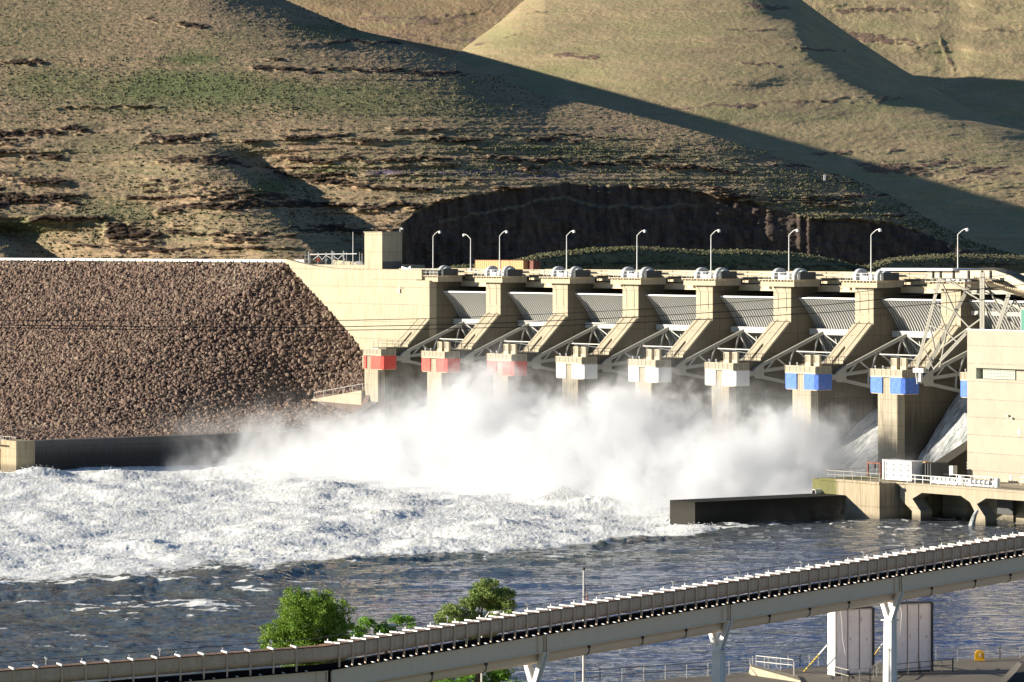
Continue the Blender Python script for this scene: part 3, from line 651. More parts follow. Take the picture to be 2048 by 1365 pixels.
# ------------------------------------------------------------------ things on the crest, left of and behind the tower
def on_crest(px_, Y=700.): return (px_-1024)/F*Y, Y
X_, Y_ = on_crest(706); X_, Y_, _z = (lambda p: W(p[0], -5))(atD(706, 530, -5)); t = thing('radio_mast', 'slim pale mast between the switchyard and the concrete tower', 'mast', (X_, Y_, 32))
b = MB(); b.tube([(0,0,0),(0,0,6.7)], .09, 6, .06); b.box(-.15,.15,-.15,.15,0,1.2); b.build('pole', M['bright'], t)
t = thing('switchyard', 'small fenced switchyard with white posts and a lattice beam left of the tower', 'switchyard', (0,0,0))
b = MB(); be = MB()
def CR(x, y, d=-5.): u_, z_ = atD(x, y, d); return W(u_, d, z_)
for x, yt, w in ((610,505,.1),(617,503,.22),(620,506,.1),(635.5,505,.12),(652,505,.12),(664,502,.28),(668,504,.16),(687,502.5,.22),(693,505,.1),(719,505,.12),(724,507,.12)):
    p = CR(x, yt); b = MB(); b.box(p[0]-w/2, p[0]+w/2, p[1]-w/2, p[1]+w/2, 31.2, p[2]); b.build('post', M['bright'], t)
p, q = CR(620,509), CR(714,508); be.bar(p, q, .12)
for (a, c_) in (((626,520),(637,511)),((637,511),(645,520)),((652,511),(644,520)),((652,511),(664,518)),((668,513),(676,519)),((676,519),(684,511)),((684,511),(690,520))): be.bar(CR(*a), CR(*c_), .07)
be.build('lattice_beam', M['steel'], t)
b = MB()
p, q = CR(664,520,-8), CR(726,526,-8); b.hull8([(p[0],p[1],31),(q[0],q[1],31),(p[0]+.3,p[1]+.4,31),(q[0]+.3,q[1]+.4,31),p,q,(p[0]+.3,p[1]+.4,p[2]),(q[0]+.3,q[1]+.4,q[2])]); b.build('low_wall', M['conc'], t)
b = MB(); p = CR(675,532,-4); b.box(p[0]-.3, p[0]+.3, p[1], p[1]+.5, 31.3, p[2]+.15); b.build('green_cabinet', M['green'], t)
for k, x in enumerate((636,652)):
    p = CR(x, 520, -4); t = thing('round_sign', ['red round sign at the left end of the switchyard','grey round sign beside the red one at the switchyard'][k], 'sign', (p[0], p[1], 31))
    b = MB(); b.tube([(0,0,0),(0,0,1.4)], .05, 6); b.build('post', M['steel'], t); b = MB(); b.tube([(0,-.05,p[2]-31),(0,.05,p[2]-31)], .3, 8); b.build('disc', M['red' if k == 0 else 'grey'], t)
t = thing('service_kiosk', 'small white cabinet close to the left side of the tower', 'cabinet', CR(717,530,-5)); t.location[2] = 31.5
b = MB(); b.box(-.5,.5,-.4,.4,0,1.9); b.build('body', M['white'], t); b = MB(); b.box(-.42,.42,-.44,-.401,.1,1.8); b.build('door', M['panelw'], t)
t = thing('tan_shed', 'long low shed of tan sheet metal behind the second pier', 'shed', W(0,0), DAMROT)
a = atD(951,521,-10); c_ = atD(1057,521.5,-10); a = (a[0],0,a[1]); c_ = (c_[0],0,c_[1]); b = MB(); M['corr'] = M['tanwall']
b.box(a[0], c_[0]-1.6, 10, 12.5, 31, a[2]); 
for k in range(22): x = a[0]+(c_[0]-1.6-a[0])*k/22; b.box(x, x+.12, 9.95, 10, 31, a[2]-.1)
b.build('wall', M['tanwall'], t); b = MB(); b.box(c_[0]-1.6, c_[0], 11, 12.5, 31, a[2]-.02); b.build('end_panel', M['rust'], t)
b = MB(); b.box(a[0]-.1, c_[0]-1.5, 9.9, 12.6, a[2], a[2]+.08); b.build('roof', M['rust'], t)
t = thing('crest_barrier', 'white angled barrier on the deck just right of the tower', 'barrier', W(0,0), DAMROT)
b = MB(); p, q, r_ = [ (atD(x,y,-3)) for x, y in ((803,533),(815,537),(820,532))]
b.prism([(p[0], 31.9), (p[0], p[1]), (q[0], q[1]), (r_[0], r_[1]), (r_[0]+.3, 31.9)], 3, 3.2, 'y'); b.build('panel', M['white'], t)

# guardrail along the embankment crest
t = thing('crest_guardrail', 'long pale guardrail running along the top of the rock embankment', 'guardrail', W(0,0), DAMROT)
b = MB(); b.box(-210, -48.5, 2.9, 3.0, 33.15, 33.62); b.build('beam', M['bright'], t)
u = -210.
while u < -49: b = MB(); b.box(u-.12, u+.12, 2.75, 2.9, 32.7, 33.35); b.build('post', M['darkmetal'], t); u += 2.9
b = MB(); b.box(-210, -22, 3, 12, 25, 32.75); b.build('crest_road', M['conc'], t); 
# ------------------------------------------------------------------ rock embankment
dk = [-3., .5, 3, 13.9, 14.4, 25, 40, 60, 85]
uk = [-260., -60, -48, -30, -19, -2, 1]
TB = np.array([[32.8,32.8,31.6,26.3,26.1,21.0,13.8,5.0,4.2],[32.8,32.8,31.6,26.3,26.1,21.0,13.8,5.0,4.2],[32.8,32.8,32.2,26,25.8,20.5,13,5,4.2],[24,23.8,23.3,17.5,17.2,14,10,4.8,4.2],[18,17.8,17.4,9.6,9.0,8.2,6.6,4.6,4.2],[14,14,13.5,11.0,7.0,5.6,4.5,4.4,4.2],[14,14,13.5,11.0,7.0,5.6,4.5,4.4,4.2]])
def embh(u, d):
    u = np.asarray(u, float); d = np.asarray(d, float)
    iu = np.clip(np.searchsorted(uk, u)-1, 0, len(uk)-2); idd = np.clip(np.searchsorted(dk, d)-1, 0, len(dk)-2)
    ua = np.array(uk); da = np.array(dk); fu = np.clip((u-ua[iu])/(ua[iu+1]-ua[iu]), 0, 1); fd = np.clip((d-da[idd])/(da[idd+1]-da[idd]), 0, 1)
    return (TB[iu, idd]*(1-fu)+TB[iu+1, idd]*fu)*(1-fd)+(TB[iu, idd+1]*(1-fu)+TB[iu+1, idd+1]*fu)*fd
us = np.concatenate([np.linspace(-260, -70, 60), np.linspace(-69, -.4, 120)]); ds_ = np.linspace(.2, 84, 140)
UU, DD = np.meshgrid(us, ds_); Z = embh(UU, DD)-.25
P = np.stack([X0+S*UU-Cc*DD, Y0-Cc*UU-S*DD, Z], -1)
def rock_mat():
    m = NT('basalt_riprap'); o = m.obj(); h = m.attr('tone'); n = m.noise(o, 3.5, 4, .65)
    cr = m.n('ShaderNodeValToRGB'); e = cr.color_ramp.elements; e[0].color = (.085,.065,.055,1); e[1].color = (.37,.29,.215,1)
    for p_, c_ in ((.25,(.17,.115,.092,1)),(.5,(.25,.160,.120,1)),(.72,(.28,.20,.15,1)),(.9,(.33,.255,.19,1))):
        x = e.new(p_); x.color = c_
    m.l(h, cr.inputs[0]); col = m.mix(m.rng(n, .35, .7, 0, .5), cr.outputs[0], (.09,.07,.055))
    m.bsdf(col, .85, normal=m.bump(n, .4, .08)); return m.m
M['rock'] = rock_mat()
o = grid_mesh('embankment', P[:, ::-1], M['rock'], {'tone': np.full(UU.shape, .22)}); tag(o, kind='structure')
NR = 48000
ico = np.array([(0,0,1)]+[(math.cos(k*1.2566)*.894, math.sin(k*1.2566)*.894, .447) for k in range(5)]+[(math.cos(k*1.2566+.628)*.894, math.sin(k*1.2566+.628)*.894, -.447) for k in range(5)]+[(0,0,-1)])
icf = np.array([(0,1+k,1+(k+1)%5) for k in range(5)]+[(1+k,6+k,1+(k+1)%5) for k in range(5)]+[(1+(k+1)%5,6+k,6+(k+1)%5) for k in range(5)]+[(11,6+(k+1)%5,6+k) for k in range(5)])
ru = -1.6-185*rng.rand(NR*3)**1.25; rd = .6+80*rng.rand(NR*3)
Xr = X0+S*ru-Cc*rd; Yr = Y0-Cc*ru-S*rd; pxr = 1024+F*Xr/Yr; hz = embh(ru, rd)
keep = (pxr > -200) & (pxr < 742) & (hz > 4.3) & ~((rd > 13.0) & (rd < 14.9) & (ru > -19.5)) & ~((ru > -3.2) & (rd < 13.9))
ru, rd, hz, Xr, Yr = [a[keep][:NR] for a in (ru, rd, hz, Xr, Yr)]; n_ = len(ru)
sz = .17+.30*rng.rand(n_)**1.8+.25*(rng.rand(n_) > .97)
sc3 = (.65+.6*rng.rand(n_, 1, 3)); V = ico[None]*(.72+.5*rng.rand(n_, 12, 1))*sc3*sz[:, None, None]
th = rng.rand(n_)*6.283; ct, st_ = np.cos(th), np.sin(th); ph = (rng.rand(n_)-.5)*2.4; cp, sp = np.cos(ph), np.sin(ph)
x, y, z = V[..., 0], V[..., 1], V[..., 2]; y, z = y*cp[:, None]-z*sp[:, None], y*sp[:, None]+z*cp[:, None]
x, y = x*ct[:, None]-y*st_[:, None], x*st_[:, None]+y*ct[:, None]
V = np.stack([x+Xr[:, None], y+Yr[:, None], z+(hz-.05+.22*rng.rand(n_))[:, None]], -1)
T = (icf[None]+12*np.arange(n_)[:, None, None]).reshape(-1, 3)
tone = np.repeat(np.clip(.08+rng.rand(n_)**1.0*.85+.2*(hz > 31)*rng.rand(n_)+.12*fbm(ru*.06, rd*.06, 3), 0, 1), 12)
o = tri_mesh('riprap', V.reshape(-1, 3), T, M['rock'], {'tone': tone}); tag(o, 'brown basalt boulders covering the embankment slope', 'rocks', kind='stuff')

# ------------------------------------------------------------------ hills
def hill_mat(name, grass, green, sage, rock, bump=.9, sc_=1.):
    m = NT(name); o = m.obj(); os_ = m.mapv(o, (1, .75, 1.2))
    rk = m.attr('rock'); gr = m.attr('green'); dk_ = m.attr('tone')
    n1 = m.noise(os_, .9*sc_, 6, .72); n2 = m.noise(os_, .12*sc_, 4, .6); n3 = m.noise(os_, 2.6*sc_, 4, .7); v = m.vor(m.mapv(os_, (1,1,1)), .75*sc_, 'SMOOTH_F1')
    col = m.mix(m.rng(n2, .35, .65), grass, tuple(g*.82 for g in grass))
    col = m.mix(m.rng(n3, .5, .75, 0, .55), col, (grass[0]*1.15, grass[1]*1.0, grass[2]*.85))
    bush = m.rng(m.math('ADD', n1, m.math('MULTIPLY', gr, .14)), .50, .62)
    col = m.mix(m.math('MULTIPLY', bush, .75), col, sage)
    col = m.mix(m.math('MULTIPLY', m.rng(gr, .15, .8), m.rng(n1, .3, .6, .45, .95)), col, green)
    n5 = m.noise(m.mapv(o, (.03,.03,.5)), 1.3, 5, .65); col = m.mix(m.rng(n5, .47, .60, 0, .6), col, green); col = m.mix(m.rng(n5, .44, .34, 0, .35), col, (.30,.20,.14))
    col = m.mix(m.math('MULTIPLY', m.rng(n3, .56, .72), .45), col, (.09,.07,.05))
    rr = m.rng(m.math('ADD', rk, m.math('MULTIPLY', m.math('SUBTRACT', n1, .5), 1.1)), .38, .58, 0, 1, True)
    col = m.mix(rr, col, m.mix(m.rng(n3, .3, .7), rock, tuple(r*2.2 for r in rock)))
    h = m.math('ADD', m.math('MULTIPLY', n1, 1.0), m.math('ADD', m.math('MULTIPLY', n3, .5), m.math('MULTIPLY', v, -.5)))
    m.bsdf(col, .95, normal=m.bump(h, bump, .9/sc_), spec=.05); return m.m
M['hillA'] = hill_mat('near_hill_grass', (.45,.34,.18), (.16,.20,.085), (.17,.16,.09), (.030,.023,.019))
M['hillB'] = hill_mat('far_hill_grass', (.49,.385,.235), (.33,.31,.16), (.34,.29,.175), (.14,.10,.075), .38, .8)
M['hillD'] = hill_mat('far_brown_hill', (.37,.27,.17), (.28,.25,.14), (.26,.20,.13), (.14,.10,.08), .6, .8)
M['cliffm'] = hill_mat('cut_slope', (.055,.05,.05), (.05,.055,.045), (.07,.06,.05), (.028,.022,.022), .8)
M['brush'] = hill_mat('brushy_bank', (.33,.28,.17), (.17,.19,.09), (.16,.17,.10), (.07,.06,.045), 1., 1.2)

crestA = [(-700,-260),(-300,-170),(0,-120),(300,-62),(450,-30),(570,0),(700,55),(800,85),(910,120),(1000,158),(1090,192),(1200,214),(1300,238),(1400,264),(1500,295),(1600,328),(1700,356),(1800,400),(1870,448),(1950,486),(2048,515),(2200,545)]
cliffT = [(760,560),(795,500),(800,450),(830,425),(870,404),(940,390),(1000,383),(1130,366),(1250,370),(1400,385),(1500,402),(1560,418),(1620,436),(1700,440),(1800,446),(1860,470),(1950,500),(2048,522),(2200,552)]
gully = [(285,432),(320,480),(345,520),(380,560),(420,592),(450,622),(480,655),(520,700),(560,730)]   # (y, x)
strA = [(-60,130,90,122,7),(520,120,580,118,4),(290,42,410,54,7),(560,83,800,88,4),(500,132,640,140,8),(640,136,930,150,6),(-60,270,175,256,11),(290,280,420,268,8),(-60,312,140,306,11),(-60,352,130,362,11),(-60,406,165,400,20),(320,418,640,410,10),
  (370,320,540,335,10),(210,465,320,472,32),(330,462,540,474,16),(560,275,700,270,5),(850,275,960,288,9),(1070,276,1170,284,11),(590,320,900,318,7),(940,316,1240,326,7),(1220,326,1500,347,7),(640,410,850,412,9),(1040,332,1100,342,10),(630,458,800,462,8),(100,216,320,212,3),(60,440,220,440,8),(560,345,700,350,6),(700,372,900,376,5)]
grnA = [(350,180,180,42,.9),(560,185,160,30,.5),(700,195,200,30,.65),(390,120,60,14,.9),(150,165,140,35,.55),(60,60,200,60,.25),(820,215,160,25,.5),(470,95,120,25,.25),(60,450,70,18,.6),(230,430,100,40,.45),(540,375,30,12,.9),(500,390,60,10,.6),(640,340,80,10,.5),(1150,300,180,18,.5),(900,350,160,20,.3),(1560,445,120,20,.4),(680,60,100,25,.4),(250,300,200,14,.3)]
def strokes(X, Y, L_):
    r = np.zeros_like(X)
    for x0, y0, x1, y1, h in L_:
        t = (X-x0)/(x1-x0); yl = y0+(y1-y0)*t+5*vn(X*.02, X*0+y0*.1, 3)+3*vn(X*.07, X*0+y0*.2, 4)
        tap = sst(-.12, .1, t)*sst(1.12, .9, t); r = np.maximum(r, tap*np.clip(1.15-np.abs(Y-yl)/h, 0, 1))
    return r
def blobs(X, Y, L_):
    r = np.zeros_like(X)
    for x, y, a, b, s in L_: r = np.maximum(r, s*np.exp(-((X-x)/a)**2-((Y-y)/b)**2))
    return r
def to_world(X, Yp, D_): return np.stack([(X-1024)/F*D_, D_, HC-(Yp-YH)*D_/F], -1)

def make_A():
    xs = np.concatenate([np.linspace(-700, -40, 60), np.linspace(-36, 2100, 1180)]); ny = 430
    yc = np.interp(xs, [p[0] for p in crestA], [p[1] for p in crestA]); yt = np.full_like(xs, 580.)
    t = np.linspace(0, 1, ny)[:, None]; X = np.repeat(xs[None], ny, 0); Y = yc[None]+(yt-yc)[None]*t
    yk = np.interp(X, [p[0] for p in cliffT], [p[1] for p in cliffT])
    yk = yk+sst(800,860,X)*(4*vn(X*.02, X*0+3, 2)+2.5*vn(X*.11, X*0+5, 4)); inC = sst(790, 812, X)*sst(-2, 4, Y-yk)
    Yc_ = np.minimum(Y, np.where(X > 795, yk, 1e9))          # below the cut the face is almost upright
    D_ = 830+.24*(560-Yc_)+.0007*np.clip(300-Yc_, 0, 999)**2
    D_ += .052*90*np.log1p(np.exp(np.clip((X-860)/90., -30, 30)))
    D_ += .035*np.clip(Y-yk, 0, 200)*0 - .05*np.clip(Y-yk, 0, 200)*(X > 795)
    s = Y-yc[None]; D_ += 75*np.exp(-np.clip(s, 0, 999)/38)*sst(350, 640, X)*sst(1500, 1000, X)+14*np.exp(-np.clip(s, 0, 999)/18)
    # gully on the left
    gx = np.interp(Y, [p[0] for p in gully], [p[1] for p in gully]); gy = sst(278, 340, Y)*sst(600, 540, Y)
    D_ += gy*(-8*np.exp(-((X-gx+120)/130)**2)+13*sst(-58, 34, X-gx)*np.exp(-np.clip(X-gx-30, 0, 999)/170))
    # spur shadow at far left bottom
    gx2 = np.interp(Y, [430, 460, 500, 560], [-60, 0, 80, 150]); D_ += sst(425, 470, Y)*16*sst(-90, 20, X-gx2)*np.exp(-np.clip(X-gx2, 0, 999)/150)
    wx = X*D_/F; wy = D_*1.; 
    nz = fbm(wx*.12, Y*.10, 4, 2); nf = fbm(wx*.5, Y*.4, 3, 0)
    bands = sst(.30, .62, .5+.5*fbm(wx*.018+.3*Y*.05, Y*.085, 4, 7))*sst(.45, .62, .5+.5*fbm(wx*.05, Y*.05, 3, 1))*(sst(235, 275, Y)+.35*sst(60, 130, Y)*(1-sst(150, 210, Y)))
    rk = np.maximum(strokes(X, Y, strA)*1.05, .58*bands)*(1-inC); rk = np.clip(rk*(.45+1.1*(nz+.35))*(.75+1.1*nf+.2), 0, 1)
    gr = np.clip(blobs(X, Y, grnA)*(1+.8*fbm(wx*.05, Y*.03, 3, 5)), 0, 1)
    # relief
    D_ += (1-inC)*(1.7*fbm(wx*.03, Y*.018, 4, 1)+.55*fbm(wx*.04, Y*.24, 4, 0)+.6*fbm(wx*.16, Y*.13, 3, 3)+.28*fbm(wx*.7, Y*.55, 3, 6))
    terr = fbm(wx*.012, Y*.09, 3, 4); D_ += (1-inC)*1.2*terr
    D_ -= rk*(1.6+2.2*np.abs(fbm(wx*.35, Y*.2, 3, 0)))
    D_ += inC*(1.5*np.abs(fbm(wx*.12, Y*.03, 4, 2))+.5*fbm(wx*.5, Y*.15, 3, 6))
    led = np.exp(-((Y-(yk+34+9*vn(X*.01, X*0)))/3.)**2)*inC*sst(830, 900, X)*sst(1500, 1300, X)
    P = to_world(X, Y, D_); P[..., 2] += (1-inC)*.15*fbm(wx*.9, Y*.9, 2, 7)
    tops = []                                             # unseen back of the hill, raised to cast shadow on the middle hill
    for k in range(1, 12):
        q = P[0].copy(); dy = k*60.; q[:, 0] *= (q[:, 1]+dy)/q[:, 1]; q[:, 1] += dy
        los = np.maximum((P[0][:, 2]-HC)/P[0][:, 1], 0); q[:, 2] = P[0][:, 2]+.965*los*min(dy, 420)-.05*max(dy-420, 0)-.3; tops.append(q)
    P2 = np.concatenate([np.array(tops[::-1]), P], 0); z0 = np.zeros((11, len(xs)))
    return P2, np.concatenate([z0, rk], 0), np.concatenate([z0, gr*(1-inC)], 0), np.concatenate([z0, inC], 0), np.concatenate([z0, led], 0)
PA, rkA, grA, inC, led = make_A()
mA = NT('near_hill_ground')
def hillA_mat():
    m = mA; o = m.obj(); os_ = m.mapv(o, (1,.75,1.2)); rk = m.attr('rock'); gr = m.attr('green'); cl = m.attr('cut'); ld = m.attr('ledge')
    n1 = m.noise(os_, .75, 6, .72); n2 = m.noise(os_, .07, 4, .6); n3 = m.noise(os_, 2.2, 4, .7); n4 = m.noise(m.mapv(o, (.05,.02,.35)), 1.0, 4, .6)
    grass = (.44,.31,.20)
    col = m.mix(m.rng(n2, .35, .65), grass, (.34,.275,.17)); col = m.mix(m.rng(n4, .45, .65, 0, .65), col, (.50,.345,.235)); n5 = m.noise(m.mapv(o, (.035,.035,1.1)), 1.6, 6, .7); col = m.mix(m.rng(n5, .48, .62, 0, .7), col, (.20,.20,.115)); col = m.mix(m.rng(n5, .44, .36, 0, .5), col, (.17,.125,.085))
    bush = m.rng(m.math('ADD', n1, m.math('MULTIPLY', gr, .16)), .50, .60)
    col = m.mix(m.math('MULTIPLY', bush, .8), col, (.16,.145,.09))
    col = m.mix(m.math('MULTIPLY', m.rng(gr, .1, .75), m.rng(n1, .3, .6, .5, .95)), col, (.155,.20,.085))
    col = m.mix(m.math('MULTIPLY', m.rng(n3, .56, .70), .5), col, (.08,.065,.045))
    pz = m.attr('purple'); col = m.mix(m.math('MULTIPLY', pz, m.rng(n1, .42, .55)), col, (.16,.12,.24))
    rr = m.rng(m.math('ADD', rk, m.math('MULTIPLY', m.math('SUBTRACT', n1, .5), 1.1)), .36, .55, 0, 1, True)
    rc = m.mix(m.rng(n3, .35, .7), (.035,.027,.022), (.13,.092,.07)); col = m.mix(rr, col, rc)
    v = m.noise(m.mapv(o, (.5,.5,.15)), 1.2, 5, .65); cc = m.mix(m.rng(v, .4, .7), (.06,.046,.044), (.16,.12,.10)); cc = m.mix(m.rng(n1, .5, .7, 0, .6), cc, (.10,.10,.07))
    cc = m.mix(m.math('MULTIPLY', ld, m.rng(n1, .35, .55)), cc, (.20,.19,.14)); col = m.mix(cl, col, cc)
    h = m.math('ADD', n1, m.math('ADD', m.math('MULTIPLY', n3, .5), m.math('MULTIPLY', m.vor(os_, .7, 'SMOOTH_F1'), -.45)))
    m.bsdf(col, .95, normal=m.bump(h, .5, .55), spec=.05); return m.m
M['hillA'] = hillA_mat()
Ynorm = None
pxA = 1024+F*PA[..., 0]/PA[..., 1]; pyA = YH+F*(HC-PA[..., 2])/PA[..., 1]
pur = np.clip(blobs(pxA, pyA, [(780,344,50,7,1),(960,346,110,6,1),(1080,352,70,5,.8),(560,350,20,5,.8)]), 0, 1)
o = grid_mesh('near_hill', PA[::-1], M['hillA'], {'rock': rkA[::-1], 'green': grA[::-1], 'cut': inC[::-1], 'ledge': led[::-1], 'purple': pur[::-1]}); tag(o, kind='structure')

def make_hill(name, crest, ytoe, D0, ky, mat, stro, grn, nx, ny, x0, x1, right=0., roundover=30, relief=1., back=True, extra=None, k2=0., rwid=30):
    xs = np.linspace(x0, x1, nx); yc = np.interp(xs, [p[0] for p in crest], [p[1] for p in crest])
    t = np.linspace(0, 1, ny)[:, None]; X = np.repeat(xs[None], ny, 0); Y = yc[None]+(ytoe-yc)[None]*t
    D_ = D0+ky*(ytoe-Y)+right*(X-x0)+k2*np.clip(ytoe-200-Y, 0, 999)**2
    if extra: D_ = D_+extra(X, Y)
    s = np.clip(Y-yc[None], 0, 999); D_ = D_+roundover*np.exp(-s/rwid)
    wx = X*D_/F; D_ += relief*(6*fbm(wx*.015, Y*.014, 3, 1)+.8*fbm(wx*.10, Y*.09, 3, 3)+.3*fbm(wx*.5, Y*.45, 2, 6))
    rk = np.clip(strokes(X, Y, [(a_,b_,c_,d_,h_*1.5) for a_,b_,c_,d_,h_ in stro])*(.35+1.0*(fbm(wx*.1, Y*.1, 4, 2)+.3))*(.7+1.2*fbm(wx*.5, Y*.4, 3, 0)+.2), 0, 1); gr = np.clip(blobs(X, Y, grn)*(1+.7*fbm(wx*.03, Y*.03, 3, 5)), 0, 1)
    D_ -= rk*1.0
    P = to_world(X, Y, D_)
    if back:
        tops = []
        for k in range(1, 8):
            q = P[0].copy(); dy = k*60.; q[:, 0] *= (q[:, 1]+dy)/q[:, 1]; q[:, 1] += dy; q[:, 2] = P[0][:, 2]-.22*dy; tops.append(q)
        P = np.concatenate([np.array(tops[::-1]), P], 0); z0 = np.zeros((7, nx)); rk = np.concatenate([z0, rk], 0); gr = np.concatenate([z0, gr], 0)
    o = grid_mesh(name, P[::-1], M[mat], {'rock': rk[::-1], 'green': gr[::-1], 'tone': rk[::-1]*0}); tag(o, kind='structure'); return o
crestB = [(840,150),(900,120),(940,88),(1000,44),(1040,8),(1090,-30),(1300,-70),(1480,-50),(1600,-2),(1660,42),(1720,84),(1800,136),(1870,178),(1930,215),(2048,262),(2200,315)]
strB = [(1480,12,1630,18,5),(1420,56,1560,60,3),(1560,90,1700,110,4),(1350,215,1800,198,5),(1730,332,2200,345,14),(1230,270,1420,268,5),(1000,200,1180,225,4),(1100,112,1200,118,5),(950,90,1080,60,3),(1880,360,2000,362,7),(1620,310,1800,302,3),(1440,120,1560,128,3),(1000,30,1100,24,3)]
grnB = [(1440,230,60,25,.7),(1000,75,60,30,.7),(1150,140,120,18,.6),(1250,100,160,22,.5),(1350,60,150,20,.5),(1700,235,160,22,.4),(1250,180,120,20,.6),(1450,190,200,20,.35),(1800,215,100,20,.6),(1080,170,60,25,.7)]
make_hill('middle_hill', crestB, 600, 1060, .26, 'hillB', strB, grnB, 760, 380, 835, 2140, 0., 30, 1., extra=lambda X, Y: -25*np.exp(-((X-1350)/420)**2)+.50*14*np.log1p(np.exp(np.clip((X-np.interp(Y, [-60,0,60,130,200,240,262,330,600], [1440,1530,1600,1668,1785,1900,2040,2400,3600])+14*vn(X*.02,Y*.02,3))/14., -30, 30))), k2=.0004)
make_hill('far_right_hill', [(1450,-90),(2250,-90)], 330, 1560, .42, 'hillB', [(1650,18,1900,20,5),(1640,60,1840,90,10),(1960,66,2200,62,4),(1880,80,1910,150,10)], [(1880,110,20,50,.6),(1990,170,60,8,.7),(1750,60,80,40,.5)], 380, 200, 1440, 2240, 0, 10, 1.3, back=False, extra=lambda X, Y: 1.5*np.exp(-((X-(1905-.12*(Y-100)))/34)**2))
make_hill('far_middle_hill', [(440,-90),(1250,-90)], 210, 1500, .42, 'hillD', [(700,30,1000,50,10),(780,70,960,84,9)], [(935,82,14,14,.8)], 380, 160, 450, 1240, 0, 10, 1.3, back=False, extra=lambda X, Y: .03*(X-450)*-1)
# brushy bank behind the deck
crestF = [(780,552),(850,541),(905,532),(950,529),(1000,527),(1040,518),(1080,508),(1170,498),(1270,492),(1400,501),(1500,499),(1590,506),(1650,514),(1700,528),(1730,532),(1780,516),(1860,510),(1950,508),(2048,512),(2200,516)]
make_hill('brushy_bank', crestF, 585, 700, .06, 'brush', [(1100,525,1700,535,4),(1880,520,2060,528,8)], [(1270,500,400,8,.6),(1900,512,200,5,.4)], 700, 70, 770, 2200, .09, 7, .3, back=True, rwid=5)
# shrubs on the bank and the lower slopes: one countless cover
def shrubs(name, pts, smin, smax, mat, label):
    n_ = len(pts); sz = smin+(smax-smin)*rng.rand(n_)**2
    V = ico[None]*(.6+.7*rng.rand(n_, 12, 1))*sz[:, None, None]*np.array([1.1,1.,.75]); th = rng.rand(n_)*6.28
    x = V[..., 0]*np.cos(th)[:, None]-V[..., 1]*np.sin(th)[:, None]; y = V[..., 0]*np.sin(th)[:, None]+V[..., 1]*np.cos(th)[:, None]
    V = np.stack([x+pts[:, 0:1], y+pts[:, 1:2], V[..., 2]+pts[:, 2:3]+.2*sz[:, None]], -1)
    T = (icf[None]+12*np.arange(n_)[:, None, None]).reshape(-1, 3)
    o = tri_mesh(name, V.reshape(-1, 3), T, mat, {'tone': np.repeat(rng.rand(n_), 12)}, smooth=True); tag(o, label, 'shrubs', kind='stuff')
def shrub_mat():
    m = NT('sagebrush'); h = m.attr('tone'); col = m.mix(h, (.10,.11,.06), (.20,.19,.11)); n = m.noise(m.obj(), 4, 4, .7)
    col = m.mix(m.rng(n, .5, .7, 0, .5), col, (.07,.07,.04)); m.bsdf(col, .95, normal=m.bump(n, 1, .2), spec=.05); return m.m
M['shrub'] = shrub_mat()
def pick(P, wt, n_):
    w = wt.reshape(-1).astype(float); w = w/w.sum(); i = rng.choice(len(w), n_, p=w, replace=False); q = P.reshape(-1, 3)[i].copy(); q[:, 0] += rng.randn(n_)*.3; return q
vis = (pxA > -30) & (pxA < 2090) & (pyA > -20) & (pyA < 560) & (inC < .2)
wt = vis*(.25+1.2*grA+.9*(fbm(PA[..., 0]*.02, pyA*.03, 3, 2) > .05))*(rkA < .3)
wt[:11] = 0
shrubs('sagebrush', pick(PA, wt, 15000), .10, .36, M['shrub'], 'low grey green sagebrush scattered over the near hillside')
bk = bpy.data.objects['brushy_bank'].data; co = np.zeros(len(bk.vertices)*3, np.float32); bk.vertices.foreach_get('co', co); co = co.reshape(-1, 3)
py_ = YH+F*(HC-co[:, 2])/co[:, 1]; yc_ = np.interp(1024+F*co[:, 0]/co[:, 1], [p[0] for p in crestF], [p[1] for p in crestF])
shrubs('bank_brush', pick(co, (np.abs(py_-yc_) < 11)*(.4+1.2*(fbm(co[:,0]*.12,py_*.1,3,3)>.05)*2.5)+.10*(py_ > yc_+11)*(py_ < 560), 6500), .05, .34, M['shrub'], 'pale brush along the top of the bank behind the dam')
for k, (x, y) in enumerate(((1645,352),)):
    t = thing('marker_post', 'tiny white marker post on the hillside right of centre', 'marker post', (0,0,0)); p = atY(x, y, 880+.052*845)
    t.location = (p[0], p[1]-6, p[2]-1.2); b = MB(); b.box(-.25,.25,-.2,.2,0,1.3); b.build('post', M['white'], t)
# land under everything behind the dam and reservoir
b = MB(); b.box(-1500, 1800, 1700, 2600, 0, 20); g_ = b.build('valley_floor', M['hillB']); tag(g_, kind='structure')
# ------------------------------------------------------------------ foreground: fish flume on its girder
Wf = np.array([.656,.755]); Nf = np.array([.755,-.656])   # along, and towards the camera's right
JA = (-12.05, 258., 8.58)
def along(t, off=0., z=0.):      # point on the girder top; t metres from the first joint, negative on the left segment
    if t >= 0: x, y = JA[0]+Wf[0]*t+Nf[0]*off, JA[1]+Wf[1]*t+Nf[1]*off; zz = JA[2]+.0325*t
    else: x, y = JA[0]+.94*t+.342*off, JA[1]+.342*t-.94*off; zz = JA[2]+.0385*t
    return np.array([x, y, zz+z])
t = thing('fish_flume', 'long corrugated steel flume with white crossbars, running diagonally across the foreground', 'flume', (0,0,0))
TT = [-40.]+[-.3]+[.3]+[100.]
def sweep(mb, prof, ts, smooth=False):
    n_ = len(prof); vs = []
    for q in ts:
        for off, z in prof: vs.append(along(q, off, z))
    mb.add(vs, [(i*n_+k, (i+1)*n_+k, (i+1)*n_+(k+1) % n_, i*n_+(k+1) % n_) for i in range(len(ts)-1) for k in range(n_)], smooth); return mb
